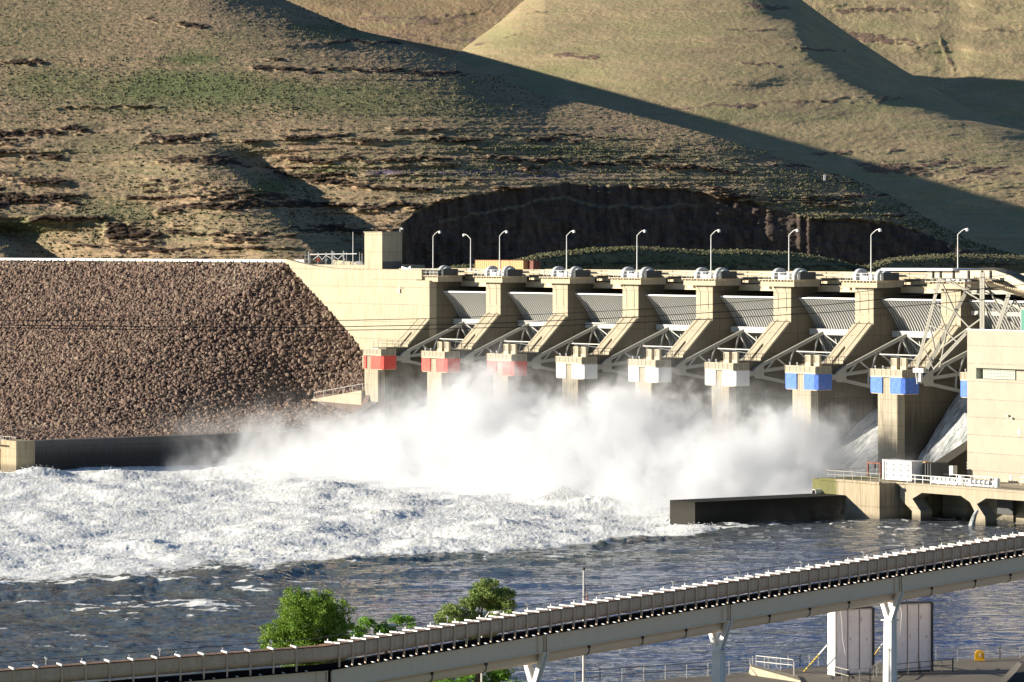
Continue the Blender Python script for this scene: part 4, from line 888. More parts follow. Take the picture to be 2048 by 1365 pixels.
def boxat(mb, q, o0, o1, z0, z1, l=.05):
    vs = [along(q+dx, oo, zz) for zz in (z0, z1) for oo in (o0, o1) for dx in (-l, l)]; mb.hull8(vs)
# profile of the trough (offset to camera side, height above girder top)
o_ = -.60; wd = .55
tr = [(o_+wd,1.58),(o_+wd,.95),(o_+wd-.05,.76),(o_+wd-.17,.62),(o_+wd-.40,.54),(o_-wd+.40,.54),(o_-wd+.17,.62),(o_-wd,.8),(o_-wd,1.58),(o_-wd+.04,1.58),(o_-wd+.04,.85),(o_-wd+.25,.66),(o_+wd-.25,.66),(o_+wd-.04,.9),(o_+wd-.04,1.58)]
b = MB(); sweep(b, tr, [-60,-.25,.25,130], False)
for q in [-38+1.56*k for k in range(24)]+[1.1+1.255*k for k in range(78)]:
    for f in (.33, .71): boxat(b, q+f*(1.25 if q > 0 else 1.56), o_+wd+.001, o_+wd+.02, .8, 1.55, .012)
b.build('trough', M['flume'], t)
b = MB(); tt_ = -36.
ticks = []; q = -38.
while q < -1.: ticks.append(q); q += 1.56
q = 1.1
while q < 98: ticks.append(q); q += 1.255
ticks = [q for q in ticks if -27 < q < 86][:100]
for k, q in enumerate(ticks):      # a flange post, a crossbar and a foot in every bay
    b = MB(); boxat(b, q, o_+wd+.003, o_+wd+.12, .08, 1.61, .05); b.build('flange_post', M['flume'], t)
    b = MB(); boxat(b, q, o_-wd-.12, o_+wd+.14, 1.63, 1.73, .055); b.build('crossbar', M['bright'], t)
    b = MB(); boxat(b, q+.62, o_+wd+.04, o_+wd+.36, .07, .13, .05); b.build('foot_bracket', M['bright'], t)
    if k % 2 == 0: b = MB(); boxat(b, q, o_-wd+.1, o_-wd+.15, 1.73, 1.90, .025); b.build('cable_pin', M['bright'], t)
b = MB(); rp = [(o_-wd-.08,2.02),(o_-wd-.08,1.98),(o_-wd-.04,1.98),(o_-wd-.04,2.02)]; sweep(b, rp, [-60,-.2,.2,130]); sweep(b, [(o_+wd+.02,1.56),(o_+wd+.09,1.56),(o_+wd+.09,1.62),(o_+wd+.02,1.62)], [-60,-.2,.2,130]); b.build('top_rail', M['darkmetal'], t)
for k, q in enumerate((-25.5,-18.5,-11,-3.5, 5.5, 13, 21.3, 29.2, 37.5, 45.4, 53., 61, 69)):
    a = along(q, o_-wd, 1.65)
    c_ = thing('flume_camera', 'small camera on a short bracket above the far rail of the flume', 'camera', tuple(a), 0, 'cameras along the flume')
    b = MB(); b.bar((0,0,0),(0,0,.35),.06); b.bar((-.1,0,.5),(.08,0,.36),.12,.12); b.build('bracket', M['bright'] if k % 3 else M['steel'], c_)
t = thing('flume_girder', 'beige steel box girder carrying the flume, with a pipe slung beneath', 'girder', (0,0,0))
joints = [0, 21.6, 42.4, 64.0, 86.]; segs = [(-60., -.06)]+[(joints[k]+.06, joints[k+1]-.06) for k in range(4)]+[(86.06, 130)]
for a, c_ in segs:
    b = MB(); sweep(b, [(.22,0),(.22,-1.12),(-1.2,-1.12),(-1.2,0)], [a+.12, c_-.12]); sweep(b, [(.36,.04),(.36,-.02),(-1.35,-.02),(-1.35,.04)], [a, c_]); sweep(b, [(.36,-1.12),(.36,-1.18),(-1.35,-1.18),(-1.35,-1.12)], [a, c_])
    for q in (a+.05, c_-.05, c_-.75): boxat(b, q, .2, .34, -1.12, -.02, .03)
    b.build('box_beam', M['girder'], t)
b = MB(); sweep(b, [(.40,.06),(.40,.045),(-1.4,.045),(-1.4,.06)], [-60,-.1,.1,130]); sweep(b, [(o_+.05,.06),(o_-.35,.06),(o_-.35,.34),(o_+.05,.34)], [-60,-.1,.1,130]); b.build('dark_walkway', M['black'], t)
b = MB(); b.tube([along(-60, -.75, -1.62), along(-.2, -.75, -1.62), along(.2, -.75, -1.62), along(130, -.75, -1.62)], .42, 14); b.build('slung_pipe', M['girder'], t)
for q in (4.5,10.5,16.,27.,33.,38.,48.,53.,58.,69.,75.,80):
    b = MB(); p, p2 = along(q, -.75, -1.62), along(q+.09, -.75, -1.62); b.tube([p, p2], .455, 14); boxat(b, q, -.4, -.2, -1.5, -1.18, .05); b.build('pipe_clamp', M['darkmetal'], t)
colx = [0., 21.6, 42.4, 64.0, 86.]
for k, q in enumerate(colx):
    if k == 0: continue
    base = along(q, -.75, -1.2); zb = 1.6 if k < 4 else 1.8
    t = thing('girder_column', ['', 'white forked steel column left of the flagpole, beside the trees', 'white forked steel column in front of open water, second from the left', 'white forked steel column standing between the two white panels','white forked steel column at the far right'][k], 'column', (base[0], base[1], 0), math.atan2(.755,.656), 'forked columns under the flume')
    zt_ = base[2]; zf = zt_-2.25; b = MB()
    w0, w1 = .30, .42
    b.hull8([(-w1,-.36,zb-3),(w1,-.36,zb-3),(-w1,.36,zb-3),(w1,.36,zb-3),(-w0,-.3,zf),(w0,-.3,zf),(-w0,.3,zf),(w0,.3,zf)])
    for sx in (-1, 1): b.hull8([(sx*w1-.04,-.42,zb-3),(sx*w1+.04,-.42,zb-3),(sx*w1-.04,.42,zb-3),(sx*w1+.04,.42,zb-3),(sx*w0-.04,-.36,zf),(sx*w0+.04,-.36,zf),(sx*w0-.04,.36,zf),(sx*w0+.04,.36,zf)])
    b.build('shaft', M['bright'], t)
    b = MB(); b.box(-.55,.55,-.5,.5,zf,zf+.08); b.build('cap_plate', M['bright'], t)
    for sy in (-1, 1):
        b = MB()
        for sx in (-.22, .22): b.bar((sx, sy*.12, zf+.05), (sx, sy*.95, zt_), .10, .34)
        b.bar((0, sy*.12, zf+.05), (0, sy*.95, zt_), .44, .05); b.build('fork_arm', M['bright'], t)
    b = MB(); b.box(-.35,.35,-1.1,1.1,zt_-.06,zt_+.03); b.build('bearing_plate', M['girder'], t)

# ------------------------------------------------------------------ quay and bank
def poly_land(name, pts, z, mat, depth=4):
    b = MB(); n_ = len(pts); vs = [(p[0], p[1], z-depth) for p in pts]+[(p[0], p[1], z) for p in pts]
    b.add(vs, [tuple(range(n_))[::-1], tuple(range(n_, 2*n_))]+[(i, (i+1) % n_, (i+1) % n_+n_, i+n_) for i in range(n_)]); o = b.build(name, mat); tag(o, kind='structure'); return o
q = [atZ(x, y, 1.9) for x, y in ((1140,1374),(1500,1345),(1640,1332),(1860,1322),(2060,1312),(2300,1306))]
poly_land('quay', [(p[0], p[1]) for p in q]+[(80,120),(1.5,120),(1.5,300)], 1.9, M['pave'])
def grass_mat():
    m = NT('bank_grass'); n = m.noise(m.obj(), 2, 5, .7); m.bsdf(m.mix(n, (.05,.08,.02), (.14,.13,.06)), .9, normal=m.bump(n, 1, .2)); return m.m
M['grass'] = grass_mat()
poly_land('river_bank', [(-90,312),(-30,306),(1.4,303),(1.4,120),(-90,120)], 1.8, M['grass'])
def fence_line(label, pts, z, h=1.07, group=None, post_every=2.0, mats=('rail','steel'), cat='railing'):
    t = thing('railing', label, cat, (0,0,0), 0, group); a = MB(); c_ = MB()
    for (p, q_) in zip(pts[:-1], pts[1:]):
        p = np.array([p[0], p[1], z]); q_ = np.array([q_[0], q_[1], z]); ln = np.linalg.norm(q_-p); n_ = max(1, round(ln/post_every))
        for k in range(n_+1):
            s_ = p+(q_-p)*k/n_; c_ = MB(); c_.bar(s_, s_+[0,0,h], .06); c_.build('post', M[mats[1]], t)
        for hh in (h, h*.55): a.bar(p+[0,0,hh], q_+[0,0,hh], .05)
    a.build('rails', M[mats[0]], t); return t
fence_line('grey railing along the quay edge from the left column to the concrete ramp', [atZ(x, y, 1.9) for x, y in ((1150,1374),(1200,1369),(1500,1347))], 1.9, 1.15, mats=('darkmetal','bright'))
fence_line('railing along the quay edge at the far right, behind the yellow ring box', [atZ(x, y, 1.9) for x, y in ((1872,1326),(2000,1318),(2200,1311))], 1.9, 1.0, mats=('steel','steel'))
fence_line('short railing around the small concrete ramp left of the white panels', [atZ(x, y, 1.9) for x, y in ((1512,1344),(1586,1352),(1588,1360))], 2.2, 1.0, mats=('steel','bright'), post_every=1.4)
fence_line('railing behind the ramp reaching the first white panel', [atZ(x, y, 1.9) for x, y in ((1505,1338),(1600,1334),(1655,1331))], 1.9, 1.0, mats=('steel','bright'), post_every=1.0)
fence_line('railing in front of the first white panel', [atZ(x, y, 1.9) for x, y in ((1670,1359),(1698,1366),(1740,1362),(1760,1349))], 1.9, 1.0, mats=('rail','steel'), post_every=1.5)
fence_line('railing in front of the second white panel', [atZ(x, y, 1.9) for x, y in ((1793,1354),(1840,1349),(1905,1344),(1908,1338))], 1.9, 1.0, mats=('darkmetal','rail'), post_every=1.3)
p0, p1 = atZ(1500,1349,1.9), atZ(1590,1360,1.9)
t = thing('concrete_ramp', 'low pale concrete ramp block on the quay left of the first white panel', 'ramp', (0,0,0)); b = MB()
b.hull8([(p0[0],p0[1]-.5,1.9),(p1[0]+.3,p1[1]-2,1.9),(p0[0],p0[1]+1.5,1.9),(p1[0]+.3,p1[1]+1.8,1.9),(p0[0]+.1,p0[1]-.5,2.55),(p1[0]+.3,p1[1]-2,2.05),(p0[0]+.1,p0[1]+1.5,2.55),(p1[0]+.3,p1[1]+1.8,2.05)]); b.build('block', M['conc'], t)
# big white panels
for k, (xl, xm, xr, yt, ybt) in enumerate(((1656,1670,1747,1219,1352),(1782,1790,1865,1208,1346))):
    base = atZ(xm, ybt, 1.9); Yp = base[1]; wpx = (xr-xm)/F*Yp/math.cos(R(22))
    t = thing('steel_bulkhead', ['rust spotted white steel bulkhead panel, the left one, propped upright','white steel bulkhead panel right of the forked column, the right one'][k], 'steel panel', (base[0], Yp, 1.9), R(22), 'white bulkhead panels stored on the quay')
    H_ = HC-(yt-YH)*Yp/F-1.9; b = MB(); b.box(.06, wpx, 0, .12, .12, H_); 
    for j in range(3): x = .15+(wpx-.2)*j/3; b.box(x, x+(wpx-.2)/3-.12, -.05, 0, .2, H_-.12)
    b.build('skin', M['panelw'], t)
    b = MB(); b.box(wpx, wpx+.12, -.2, .5, 0, H_); b.box(0, wpx, -.2, .5, H_, H_+.1); b.box(0, wpx, -.2, .4, 0, .12); b.build('edge_frame', M['darkmetal'], t)
    b = MB(); b.box(-.04, .05, -.1, 1.25, .0, H_+.02); b.build('side_flange', M['bright'], t)
    b = MB()
    for j in (1, 2): x = .09+(wpx-.2)*j/3; b.box(x-.03, x+.03, -.02, 0, .15, H_-.1)
    b.build('seam_rust', M['rust'], t)
    b = MB(); b.tube([(.12,-.2,H_+.05),(.3,-.32,H_-.15),(.42,-.35,H_-.8),(.5 if k == 0 else .3,-.35,H_-2.4),(.75 if k == 0 else .15,-.35,H_-3.6)], .02, 6); b.build('rope', M['bright'], t)
def stripes():
    m = NT('striped_pole_paint'); z = m.xyz(m.obj())[2]; f = m.math('FRACT', m.math('MULTIPLY', z, 4.5)); s_ = m.rng(f, .45, .5)
    c_ = m.mix(s_, (.80,.55,.08), (.25,.20,.10)); c_ = m.mix(m.rng(z, 3.6, 3.7), c_, (.7,.75,.78)); m.bsdf(c_, .5); return m.m
M['stripe'] = stripes()
for k, (a, c_) in enumerate((((1607,1345),(1656,1289)),((1748,1312),(1765,1288)))):
    p, q_ = atZ(*a, 1.9), atY(*c_, 314.5); b = MB(); t = thing('striped_prop', ['yellow and black striped prop leaning on the left panel','yellow striped prop mostly hidden behind the forked column'][k], 'prop pole', (0,0,0), 0, 'props of the white panels')
    b.tube([p, q_], .07, 8); b.build('pole', M['stripe'], t)
p = atZ(1958,1322,1.9); t = thing('life_ring_box', 'yellow arched life ring cabinet on the quay railing', 'life ring box', (p[0], p[1]-.4, 1.9))
Yq = p[1]; s1 = Yq/F; b = MB(); w2 = 9.3*s1; pr = [(-w2,.05),(w2,.05)]+[(w2*math.cos(a), .62+.30*math.sin(a)) for a in np.linspace(0, math.pi, 10)]
b.prism(pr, -.15, .15, 'y'); b.build('cabinet', M['yellow'], t); b = MB(); b.box(-.05,.12,-.18,-.151,.35,.72); b.build('label_plate', M['hatch'], t); b = MB(); b.box(-.04,.04,.0,.1,-.02,.05); b.build('bracket', M['rail'], t)
p = atZ(2035,1366,1.9); t = thing('brown_buttress', 'brown sloping wall corner cut off by the lower right edge of the picture', 'wall', (0,0,0)); b = MB()
b.hull8([(p[0]-1.6,p[1]-4,1.9),(p[0]+3,p[1]-4,1.9),(p[0]-1.6,p[1],1.9),(p[0]+3,p[1],1.9),(p[0]+.1,p[1]-2,3.6),(p[0]+3,p[1]-2,3.6),(p[0]+.1,p[1],3.6),(p[0]+3,p[1],3.6)]); b.build('wall_body', M['wall'], t)
# flagpole
Yp = 304.; a = atY(1167.5, 1141, Yp); t = thing('flagpole', 'grey flagpole with a ball top rising behind the flume', 'flagpole', (a[0], Yp, 1.8)); h = a[2]-1.8
b = MB(); b.tube([(0,0,-.5),(0,0,h)], .13, 10, .07); b.build('pole', M['steel'], t); b = MB(); b.ball((0,0,h+.12), .14, 10); b.build('ball_finial', M['darkmetal'], t)
def flag_mat():
    m = NT('limp_flag_cloth'); x = m.xyz(m.obj()); u_ = m.attr('fu'); v_ = m.attr('fv')
    st_ = m.math('GREATER_THAN', m.math('FRACT', m.math('MULTIPLY', v_, 6.5)), .5); c_ = m.mix(st_, (.45,.02,.03), (.75,.75,.75))
    canton = m.math('MULTIPLY', m.math('LESS_THAN', u_, .42), m.math('LESS_THAN', v_, .54))
    cb = m.n('ShaderNodeCombineXYZ'); m.l(m.math('MULTIPLY', u_, 14), cb.inputs[0]); m.l(m.math('MULTIPLY', v_, 16), cb.inputs[1])
    sn = m.n('ShaderNodeTexVoronoi'); sn.inputs['Randomness'].default_value = 0; sn.inputs['Scale'].default_value = 1; m.l(cb.outputs[0], sn.inputs['Vector'])
    bl = m.mix(m.math('LESS_THAN', sn.outputs['Distance'], .26), (.012,.018,.07), (.8,.8,.8)); c_ = m.mix(canton, c_, bl); m.bsdf(c_, .8); return m.m
M['flag'] = flag_mat()
fu, fv = np.meshgrid(np.linspace(0, 1, 26), np.linspace(0, 1, 20)); zz = -fv*1.15-fu*.75-.1*fu*fv
fx = .13+.28*fu*(1-.2*np.cos(fu*9))*(.45+.55*fv); fy = -.02+.13*np.sin(fu*14+fv*1.5)*fu**.5
zf = HC-(1166-YH)*Yp/F-1.8; Pf = np.stack([fx, fy, zz+zf], -1)
fo = grid_mesh('flag', Pf, M['flag'], {'fu': fu, 'fv': fv}); fo.location = (a[0], Yp, 1.8); tag(fo, 'limp flag with white stars on blue and red and white stripes, hanging on the flagpole', 'flag')
# cobra lamp near the loose tree
Yl = 283.; a = atY(967, 1240, Yl); hd = atY(993, 1226, Yl); t = thing('quay_lamp', 'pale curved street lamp in front of the loose crowned tree', 'street lamp', (0,0,0))
b = MB(); b.tube([(a[0]-.15,Yl,1.8),(a[0]-.1,Yl,a[2]-.3)], .08, 8); b.build('pole', M['steel'], t); b = MB()
b.tube([(a[0]-.1,Yl,a[2]-.3),(a[0]+.1,Yl,a[2]+.1),(a[0]+.4,Yl,hd[2]+.05),(hd[0]-.1,Yl,hd[2]+.08)], .045, 8); b.build('arm', M['bright'], t); b = MB(); b.ball((hd[0]+.1,Yl,hd[2]), .3, 10, (1.2,.7,.45)); b.build('lamp_head', M['bright'], t)
# power lines
for k, pts in enumerate(([(-60,641),(300,642),(600,643),(840,638),(1040,631),(1240,621.5),(1450,607),(1660,591),(1875,566),(2120,538)],[(-60,650),(300,654),(600,655.5),(840,651),(1040,645),(1240,636),(1450,624),(1660,609.5),(1985,576),(2120,562)],[(-60,655),(300,660),(600,662),(840,659),(1040,654.5),(1240,647),(1450,637),(1660,625),(1967,600),(2120,586)])):
    t = MB(); t.tube([atY(x, y, 420+.02*x) for x, y in pts], .048 if k else .038, 6); o = t.build('power_cable', M['cable'])
    tag(o, ['topmost of the three dark cables sagging across the view','middle one of the three dark cables sagging across the view','lowest of the three dark cables sagging across the view'][k], 'cable', 'cables crossing in front of the dam')

# ------------------------------------------------------------------ trees
def leaf_mat(name, a, c_):
    m = NT(name); h = m.attr('tone'); col = m.mix(h, a, c_); n = m.noise(m.obj(), 3, 3); col = m.mix(m.rng(n, .4, .7, 0, .4), col, tuple(x*.6 for x in a))
    p = m.bsdf(col, .6, spec=.25); tr_ = m.n('ShaderNodeBsdfTranslucent'); m.l(col, tr_.inputs[0]); mx = m.n('ShaderNodeMixShader'); mx.inputs[0].default_value = .3
    m.l(p.outputs[0], mx.inputs[1]); m.l(tr_.outputs[0], mx.inputs[2]); m.l(mx.outputs[0], m.out.inputs['Surface']); return m.m
M['leafA'] = leaf_mat('dense_tree_leaves', (.13,.26,.03), (.32,.45,.08)); M['leafB'] = leaf_mat('loose_tree_leaves', (.17,.28,.07), (.38,.46,.16)); M['leafC'] = leaf_mat('bright_young_leaves', (.12,.30,.03), (.28,.50,.08))
M['bark'] = paint('tree_bark', (.09,.065,.045), .9, .5)
def tree(label, x_px, Y, spread, lobes, mat, nl, ls, seed, base_z=1.8):
    rs = np.random.RandomState(seed); x0 = (x_px-1024)/F*Y; t = thing('broadleaf_tree', label, 'tree', (x0, Y, base_z))
    tr_ = MB(); cen = []; LP_ = []
    for (lx, ly, lr, lz) in lobes:            # lobe centre in picture pixels, radius x, radius z in metres
        c_ = atY(lx, ly, Y); cen.append((c_[0]-x0, (rs.rand()-.5)*spread, c_[2]-base_z, lr, lz))
    zt_ = min(c[2]-c[4]*.3 for c in cen)
    tr_.tube([(0,0,-.3),(.05,.02,zt_*.5),(0,0,zt_)], .26, 10, .17)
    for c_ in cen:
        mid_ = (c_[0]*.45, c_[1]*.4, zt_+(c_[2]-zt_)*.35); tr_.tube([(0,0,zt_*.8), mid_, (c_[0],c_[1],c_[2])], .10, 6, .03)
        for k in range(5):
            a = rs.randn(3); a /= np.linalg.norm(a); tr_.tube([(c_[0]*.8,c_[1]*.8,c_[2]-c_[4]*.2),(c_[0]+a[0]*c_[3]*.85, c_[1]+a[1]*c_[3]*.85, c_[2]+a[2]*c_[4]*.85)], .035, 5, .012)
    tr_.build('trunk', M['bark'], t)
    tot = sum(c[3]**2*c[4] for c in cen); P_ = []; tn = []
    for c_ in cen:
        m_ = int(nl*c_[3]**2*c_[4]/tot)
        ncl = max(14, m_//34); d_ = rs.randn(ncl, 3); d_ /= np.linalg.norm(d_, axis=1)[:, None]; rr = rs.rand(ncl)**.42
        cl = d_*rr[:, None]*np.array([c_[3], c_[3], c_[4]])*(.8+.35*rs.rand(ncl, 1)); i = rs.randint(0, ncl, m_)
        p = cl[i]+rs.randn(m_, 3)*np.array([.17,.17,.13])*max(.7, c_[3]/2); P_.append(p+np.array(c_[:3])); tn.append(np.clip(.5+.25*rs.randn(ncl)[i]+.15*rs.randn(m_), 0, 1))
    P_ = np.concatenate(P_); tn = np.concatenate(tn); m_ = len(P_)
    n_ = rs.randn(m_, 3)+[0,0,.6]; n_ /= np.linalg.norm(n_, axis=1)[:, None]; a = np.cross(n_, rs.randn(m_, 3)); a /= np.linalg.norm(a, axis=1)[:, None]; b_ = np.cross(n_, a)
    s_ = ls*(.6+.8*rs.rand(m_, 1)); V = np.stack([P_-a*s_, P_-b_*s_*.55, P_+a*s_, P_+b_*s_*.55], 1).reshape(-1, 3); T = np.arange(m_*4).reshape(-1, 4)
    tri_mesh('crown', V, T, mat, {'tone': np.repeat(tn, 4)}, parent=t)
tree('round dense green tree rising behind the left part of the flume', 615, 287, 3.0, [(612,1228,2.1,1.7),(560,1268,1.5,1.2),(665,1238,1.5,1.5),(640,1200,1.1,.9),(590,1195,1.0,.9),(690,1272,1.3,1.2),(600,1290,2.4,1.3),(540,1292,1.0,.8),(650,1300,1.9,1.2),(630,1330,2.0,1.2)], M['leafA'], 52000, .08, 21)
tree('loose open crowned tree behind the curved lamp', 955, 289, 2.2, [(972,1170,.85,.5),(1000,1190,1.1,.5),(942,1206,.9,.45),(985,1212,1.2,.55),(908,1222,1.0,.55),(935,1236,1.3,.55),(1018,1206,.6,.35),(960,1188,.8,.45),(1002,1228,1.1,.45),(892,1240,.8,.5),(950,1258,1.7,.6)], M['leafB'], 34000, .08, 22)
tree('small bright green sapling between the two larger trees', 770, 292, 1.6, [(735,1246,.7,.45),(800,1242,.9,.4),(765,1258,.9,.45),(720,1265,.7,.45),(825,1250,.4,.25),(780,1272,1.,.5)], M['leafC'], 6500, .07, 23)
tree('low bright green tree beneath the girder, cut off by the bottom edge', 960, 291, 2.6, [(880,1362,1.2,.5),(940,1350,1.3,.7),(1000,1352,1.2,.7),(1030,1375,.8,.6),(910,1385,1.8,.9),(970,1380,1.6,.8),(1000,1330,.9,.5)], M['leafC'], 20000, .075, 24)
# ------------------------------------------------------------------ river
foamB = [(-700,1240),(-100,1200),(0,1182),(120,1188),(200,1176),(330,1165),(420,1148),(520,1152),(600,1136),(700,1124),(800,1114),(900,1106),(1000,1108),(1100,1102),(1180,1096),(1230,1086),(1300,1078),(1400,1066),(1440,1058),(1480,1046),(1520,1035)]
xs = np.concatenate([np.linspace(-900, -50, 60), np.linspace(-46, 2100, 1150), np.linspace(2110, 2900, 50)])
ysr = np.concatenate([np.linspace(868, 900, 12), np.linspace(902, 1400, 470), np.linspace(1405, 1800, 30)])
X, Y = np.meshgrid(xs, ysr); D_ = HC*F/(Y-YH); wx = (X-1024)/F*D_; wy = D_
yb = np.interp(X, [p[0] for p in foamB], [p[1] for p in foamB])
U_ = S*(wx-X0)-Cc*(wy-Y0); DN = -Cc*(wx-X0)-S*(wy-Y0)
left = sst(900, 200, X); wid = 14+60*left
ed = (9*fbm(wx*.10, wy*.05, 4, 3)+5*fbm(wx*.5, wy*.35, 4, 4))*(1+1.6*left)
sg = (yb+ed-Y)/wid; foam = sst(-.15, .85, sg)
inside = sst(157.5, 154.5, U_+0*DN)+(DN > 68.3)*1.; calmR = (U_ > 157)*(DN < 68.3); foam = foam*np.where(calmR, 0, 1)
# whitecaps in the transition, ripples by the deck
cz = fbm(wx*.10, wy*.12, 3, 2); thin = (1-foam)*sst(.60, .70, .5+.28*cz+.30*fbm(wx*.35, wy*.8, 4, 6))*sst(-2.6, -.2, sg)*.85
rip = sst(.66, .76, .5+.5*fbm(wx*.5, wy*.5, 5, 1))*sst(1085, 1050, Y)*(X > 1400)*.7
patch = sst(.52, .80, .5+.5*fbm(wx*.06, wy*.035, 4, 5))*sst(950, 1100, Y)*left*.9*(Y < yb)
fm = np.clip(np.maximum(foam*(1-.62*patch), np.maximum(thin, rip)), 0, 1)
rough = sst(-.1, .9, sg)*np.where(calmR, 0, 1)
bil = lambda a, b, k: 1-2*np.abs(fbm(a, b, 4, k))
Zw = rough*(.95*fbm(wx*.075, wy*.045, 3, 2)+.42*fbm(wx*.16, wy*.10, 3, 1)+.11*fbm(wx*.5, wy*.4, 4, 3, .55)*(1+1.2*fbm(wx*.05, wy*.03, 2, 6))+.10*fbm(wx*2.2, wy*2.2, 4, 5, .65))
mid = (1-rough)*sst(-7, -.2, sg)
Zw += mid*(.55*fbm(wx*.10, wy*.12, 3, 2)+.20*(bil(wx*.3, wy*.28, 4)-.5))
Zw += (1-rough)*(.17*fbm(wx*.10, wy*.17, 3, 1)+.10*fbm(wx*.28, wy*.5, 3, 3)+.045*fbm(wx*1.1, wy*1.6, 3, 5))
ridge = np.exp(-((sg+.18)/.2)**2)*np.where(calmR, 0, 1)*sst(1450, 1250, X)*(.35+.3*fbm(wx*.07, wy*.07, 2, 7)); Zw += ridge
# boils
for bx, by, h, r in ((770,1036,1.6,3.4),(1190,1010,1.7,5),(1250,985,2.2,4.),(640,975,1.2,3.5),(60,945,1.2,3.6),(235,945,1.2,4.),(410,925,1.0,4),(130,965,1.0,3),(300,1090,.9,3.4),(1010,1050,1.0,3.4),(500,1060,.9,3.2),(1390,1040,.6,2.5),(720,940,1.6,3),(1100,960,1.8,4),(1560,975,1.5,4),(930,1015,1.,3),(860,1085,.8,3)):
    D0 = HC*F/(by-YH); x0 = (bx-1024)/F*D0; rr = ((wx-x0)/r)**2+((wy-D0)/(r*1.5))**2
    Zw += .72*h*np.exp(-rr*.8)*(.85+.30*fbm(wx*.9, wy*.9, 4, 2))*np.where(calmR, 0, 1)
fm = np.clip(fm*(1-rough*.30*sst(.1, -.7, Zw)*(1-sst(1040, 930, Y)*.6)), 0, 1)
P = np.stack([wx, wy, Zw], -1)
# keep the sheet closed at its far end below the dam
def water_mat():
    m = NT('river_water'); o = m.obj(); f = m.attr('foam'); rg = m.attr('rough')
    n1 = m.noise(m.mapv(o, (1,.6,1)), 1.6, 7, .72); n2 = m.noise(m.mapv(o, (1,.5,1)), .5, 5, .65, .8); n3 = m.noise(m.mapv(o, (.8,.8,1)), 4, 6, .75, .6)
    n4 = m.noise(m.mapv(o, (.25,.9,1), (2,1,0)), 1.3, 7, .7, .8)
    fac = m.rng(m.math('ADD', m.math('MULTIPLY', f, 1.15), m.math('MULTIPLY', m.math('SUBTRACT', n1, .5), 1.7)), .36, .66, 0, 1, True)
    # open water: turbid tone, with the sky's blue reflection put into the base
    w = m.n('ShaderNodeBsdfPrincipled'); wc = m.mix(rg, m.mix(m.rng(m.noise(m.mapv(o, (.02,.06,1)), 1.4, 4, .6, .6), .40, .62), (.045,.085,.215), (.085,.11,.15)), (.14,.14,.08)); m.l(wc, w.inputs['Base Color'])
    w.inputs['Roughness'].default_value = .09; w.inputs['IOR'].default_value = 1.333
    r1 = m.noise(m.mapv(o, (.22,.8,1)), .9, 4, .5, .9); r2 = m.noise(m.mapv(o, (.35,1,1)), 4., 3, .5)
    m.l(m.bump(m.math('ADD', m.math('MULTIPLY', r1, 1.0), m.math('MULTIPLY', r2, .05)), 1.0, .8), w.inputs['Normal'])
    s = m.n('ShaderNodeBsdfPrincipled'); fc = m.mix(m.rng(n2, .45, .70), (.92,.93,.93), (.78,.78,.70)); fc = m.mix(m.rng(n4, .50, .66, 0, .6), fc, (.55,.58,.54)); fc = m.mix(m.rng(n3, .54, .74, 0, .35), fc, (.62,.65,.66)); m.l(fc, s.inputs['Base Color'])
    s.inputs['Roughness'].default_value = .75; s.inputs['Specular IOR Level'].default_value = .2
    m.l(m.bump(m.math('ADD', n1, m.math('MULTIPLY', n3, .9)), .6, .14), s.inputs['Normal'])
    mx = m.n('ShaderNodeMixShader'); m.l(fac, mx.inputs[0]); m.l(w.outputs[0], mx.inputs[1]); m.l(s.outputs[0], mx.inputs[2]); m.l(mx.outputs[0], m.out.inputs['Surface']); return m.m
M['water'] = water_mat()
o = grid_mesh('river', P[::-1], M['water'], {'foam': fm[::-1], 'rough': np.clip(rough+mid*.6, 0, 1)[::-1]}); tag(o, kind='structure')
b = MB(); b.box(-900, 900, 60, 900, -3.5, -2.2); o = b.build('riverbed', M['wall']); tag(o, kind='structure')
b = MB(); b.box(-900, 900, 694, 1100, 20, 28.5); o = b.build('reservoir', M['water']); 
tag(o, kind='structure')
bpy.data.objects.remove(o)

# ------------------------------------------------------------------ splashing water: leaping lumps of foam thrown up along the stilling basin
def splash_mat():
    m = NT('thrown_foam'); o = m.obj(); n = m.noise(o, 2.5, 6, .7); col = m.mix(m.rng(n, .35, .7), (.92,.93,.94), (.70,.72,.72))
    m.bsdf(col, .8, normal=m.bump(n, 1., .4), spec=.1); return m.m
M['splash'] = splash_mat()
def splash(cx, cy_px, r, h, n_, seed):
    rs = np.random.RandomState(seed); D0 = HC*F/(cy_px-YH); x0 = (cx-1024)/F*D0
    a = rs.rand(n_)*6.28; q = rs.rand(n_)**.6*r; hh = h*np.exp(-(q/r)**2*2.2)*(.25+.95*rs.rand(n_)**.8)
    P = np.stack([x0+np.cos(a)*q, D0+np.sin(a)*q, hh], -1); sz = (.03+.15*rs.rand(n_)**3)*(1.15-.6*hh/h)
    V = ico[None]*(.6+.7*rs.rand(n_, 12, 1))*sz[:, None, None]+P[:, None]; return V
Vs = [splash(*a) for a in ((1215,985,5.5,5.2,7000,1),(1285,1000,3.4,2.2,2200,2),(1130,1000,4,1.8,1800,3),(1590,970,5,3.5,3000,9),(1640,962,4,3.5,2600,10),(1385,1042,4,1.2,1500,11),(1080,975,5,2.2,2000,12),(1480,975,6,2.4,2600,14))]
cand = rng.rand(260000, 2); jx = (cand[:, 0]*1050+62).astype(int); jy = (cand[:, 1]*440+12).astype(int)   # droplets torn off the crests
ok = (rough[jy, jx] > .8) & (fm[jy, jx] > .45); ok &= rng.rand(len(ok)) < np.clip(.25+.9*Zw[jy, jx], .06, 1)*(.35+.65*sst(1120, 960, Y[jy, jx])); jx, jy = jx[ok], jy[ok]
